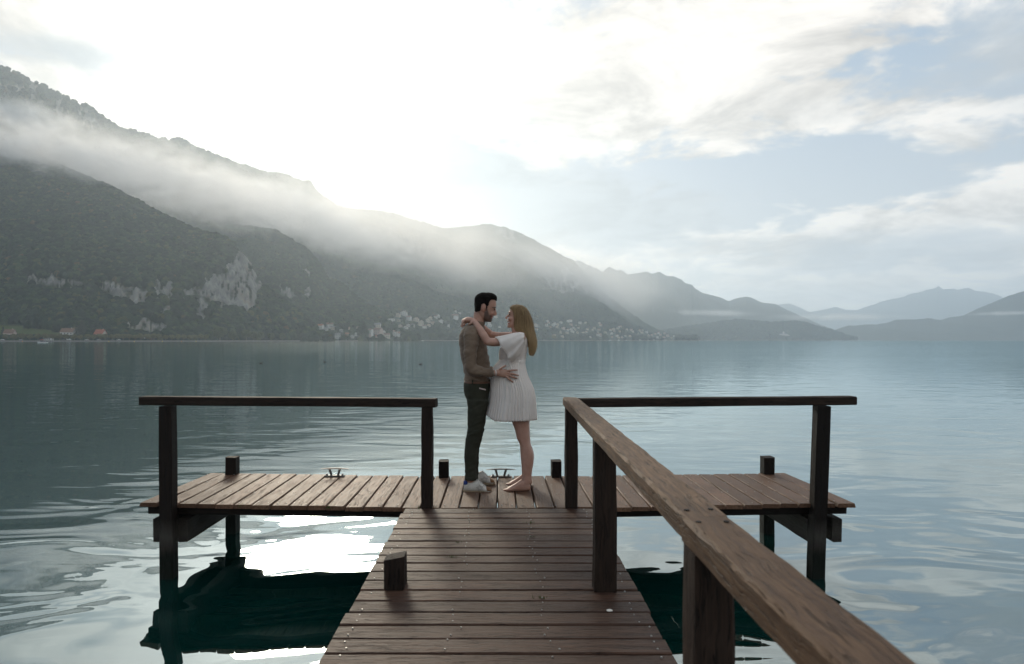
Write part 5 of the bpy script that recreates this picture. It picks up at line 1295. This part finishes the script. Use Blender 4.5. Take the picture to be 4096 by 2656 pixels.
for px, py, ang, l_ in ((1043.9, 1453, 0.3, 'black water bird swimming farthest left'), (1299.5, 1448, 2.9, 'black water bird swimming in the middle of three'), (1681.7, 1458, .1, 'black water bird swimming nearest to the man')):
    yy = CAM_Z*F/(py-HY); o = empty('water_bird', ((px-VX)/F*yy, yy, 0)); o.rotation_euler.z = ang; o.scale = (.75, .75, .6)
    s = Solid(); s.ball((0, 0, .04), .17, .085, .075, -.12); s.limb([(Vector((.11, 0, .06)), .04), (Vector((.15, 0, .15)), .03), (Vector((.17, 0, .2)), .037)], 10); s.limb([(Vector((-.13, 0, .07)), .03), (Vector((-.2, 0, .1)), .015)], 8)
    b_ = s.build('body', COOT, o, .012, 2); mesh_obj('beak', [(.20, -.01, .195), (.20, .01, .195), (.20, 0, .212), (.245, 0, .19)], [(0, 1, 2), (0, 3, 1), (1, 3, 2), (2, 3, 0)], BEAK, o)
    tag(o, l_, 'bird', 'water birds on the lake')
# ---------------------------------------------------------------- haze: even pale air round everything
def volume_mat(name, col, dens_node, aniso, fixed=None):
    m = bpy.data.materials.new(name); m.use_nodes = True
    t = NT(m.node_tree)
    for n in list(t.n): t.n.remove(n)
    o = t.new('ShaderNodeOutputMaterial'); v = t.new('ShaderNodeVolumePrincipled')
    v.inputs['Color'].default_value = (*col, 1); v.inputs['Anisotropy'].default_value = aniso
    if fixed: v.inputs['Density'].default_value = fixed
    else: t.put(v.inputs['Density'], dens_node(t))
    t.l.new(v.outputs[0], o.inputs['Volume'])
    return m
def box(name, lo, hi, m):
    (a, b, c), (e, f, g) = lo, hi
    vs = [(a, b, c), (e, b, c), (e, f, c), (a, f, c), (a, b, g), (e, b, g), (e, f, g), (a, f, g)]
    return mesh_obj(name, vs, [(0, 3, 2, 1), (4, 5, 6, 7), (0, 1, 5, 4), (1, 2, 6, 5), (2, 3, 7, 6), (3, 0, 4, 7)], m)
HAZE = volume_mat('haze_air', (.76, .885, 1.0), None, .66, .000125)
haze = box('haze', (-16000, -3000, -3), (16000, 15700, 1060), HAZE)
tag(haze, 'pale morning haze hanging over lake and mountains', kind='stuff')

# low cloud clinging to the slopes
def cloud_density(scale, k, lo, hi):
    def f(t):
        tcn = t.new('ShaderNodeTexCoord'); g = t.new('ShaderNodeNewGeometry')
        r = t.vm('LENGTH', t.vm('SUBTRACT', tcn.outputs['Object'], (0, 0, 0)))
        fall = t.mapr(r, 1.0, .15, 0, 1, True)
        n = t.noise(t.vm('MULTIPLY', g.outputs['Position'], (1, 1, 1.6)), scale, 5, .62, .6)
        return t.m('MULTIPLY', t.m('MULTIPLY', t.mapr(t.m('ADD', n, t.m('MULTIPLY', fall, .28)), lo, hi, 0, 1, True), fall), k)
    return f
CL1 = volume_mat('slope_cloud', (1, 1, 1), cloud_density(.0150, .018, .47, .98), .5)
CL2 = volume_mat('valley_cloud', (1, 1, 1), cloud_density(.0045, .005, .40, .95), .35)
def low_cloud(c, size, rot, m, label):
    bm = bmesh.new(); bmesh.ops.create_icosphere(bm, subdivisions=3, radius=1); me = bpy.data.meshes.new('low_cloud'); bm.to_mesh(me); bm.free(); me.materials.append(m)
    o = link(bpy.data.objects.new('low_cloud', me)); o.location = c; o.scale = size; o.rotation_euler = rot
    return tag(o, label, kind='stuff')
low_cloud(at(-120, 585, 1390), (420, 110, 105), (0, .10, 0), CL1, 'cream mist bank at the left edge across the mountain')
low_cloud(at(330, 660, 1400), (440, 120, 120), (0, .22, 0), CL1, 'cream mist bank trailing below the cliffs')
low_cloud(at(760, 740, 1560), (480, 140, 125), (0, .30, 0), CL1, 'thin end of the mist bank on the slope')
low_cloud(at(1180, 860, 1980), (520, 180, 130), (0, .34, 0), CL1, 'pale tail of the mist bank melting into the haze')
low_cloud(at(100, 470, 1900), (380, 120, 75), (0, .25, 0), CL1, 'faint upper wisp of mist under the left cliffs')
VEIL = volume_mat('sunlit_mist', (1, 1, 1), cloud_density(.0022, .0046, .30, 1.0), .6)
low_cloud(at(1440, 975, 2650), (1100, 520, 360), (0, .12, 0), VEIL, 'soft sunlit mist veiling the middle slopes')
low_cloud(at(2140, 1130, 3500), (950, 480, 300), (0, .10, 0), VEIL, 'soft mist veil above the far village')
low_cloud(at(2850, 1252, 5600), (560, 200, 42), (0, .02, 0), CL2, 'flat white cloud strip before the jagged mountain')
low_cloud(at(3350, 1268, 5600), (760, 250, 50), (0, 0, 0), CL2, 'flat white cloud lying behind the headland')
low_cloud(at(4020, 1253, 5150), (420, 150, 26), (0, -.02, 0), CL2, 'thin white cloud belt on the right mountain')
low_cloud(at(1560, 1060, 2700), (330, 90, 26), (0, .25, 0), CL2, 'small wisp of mist above the village')
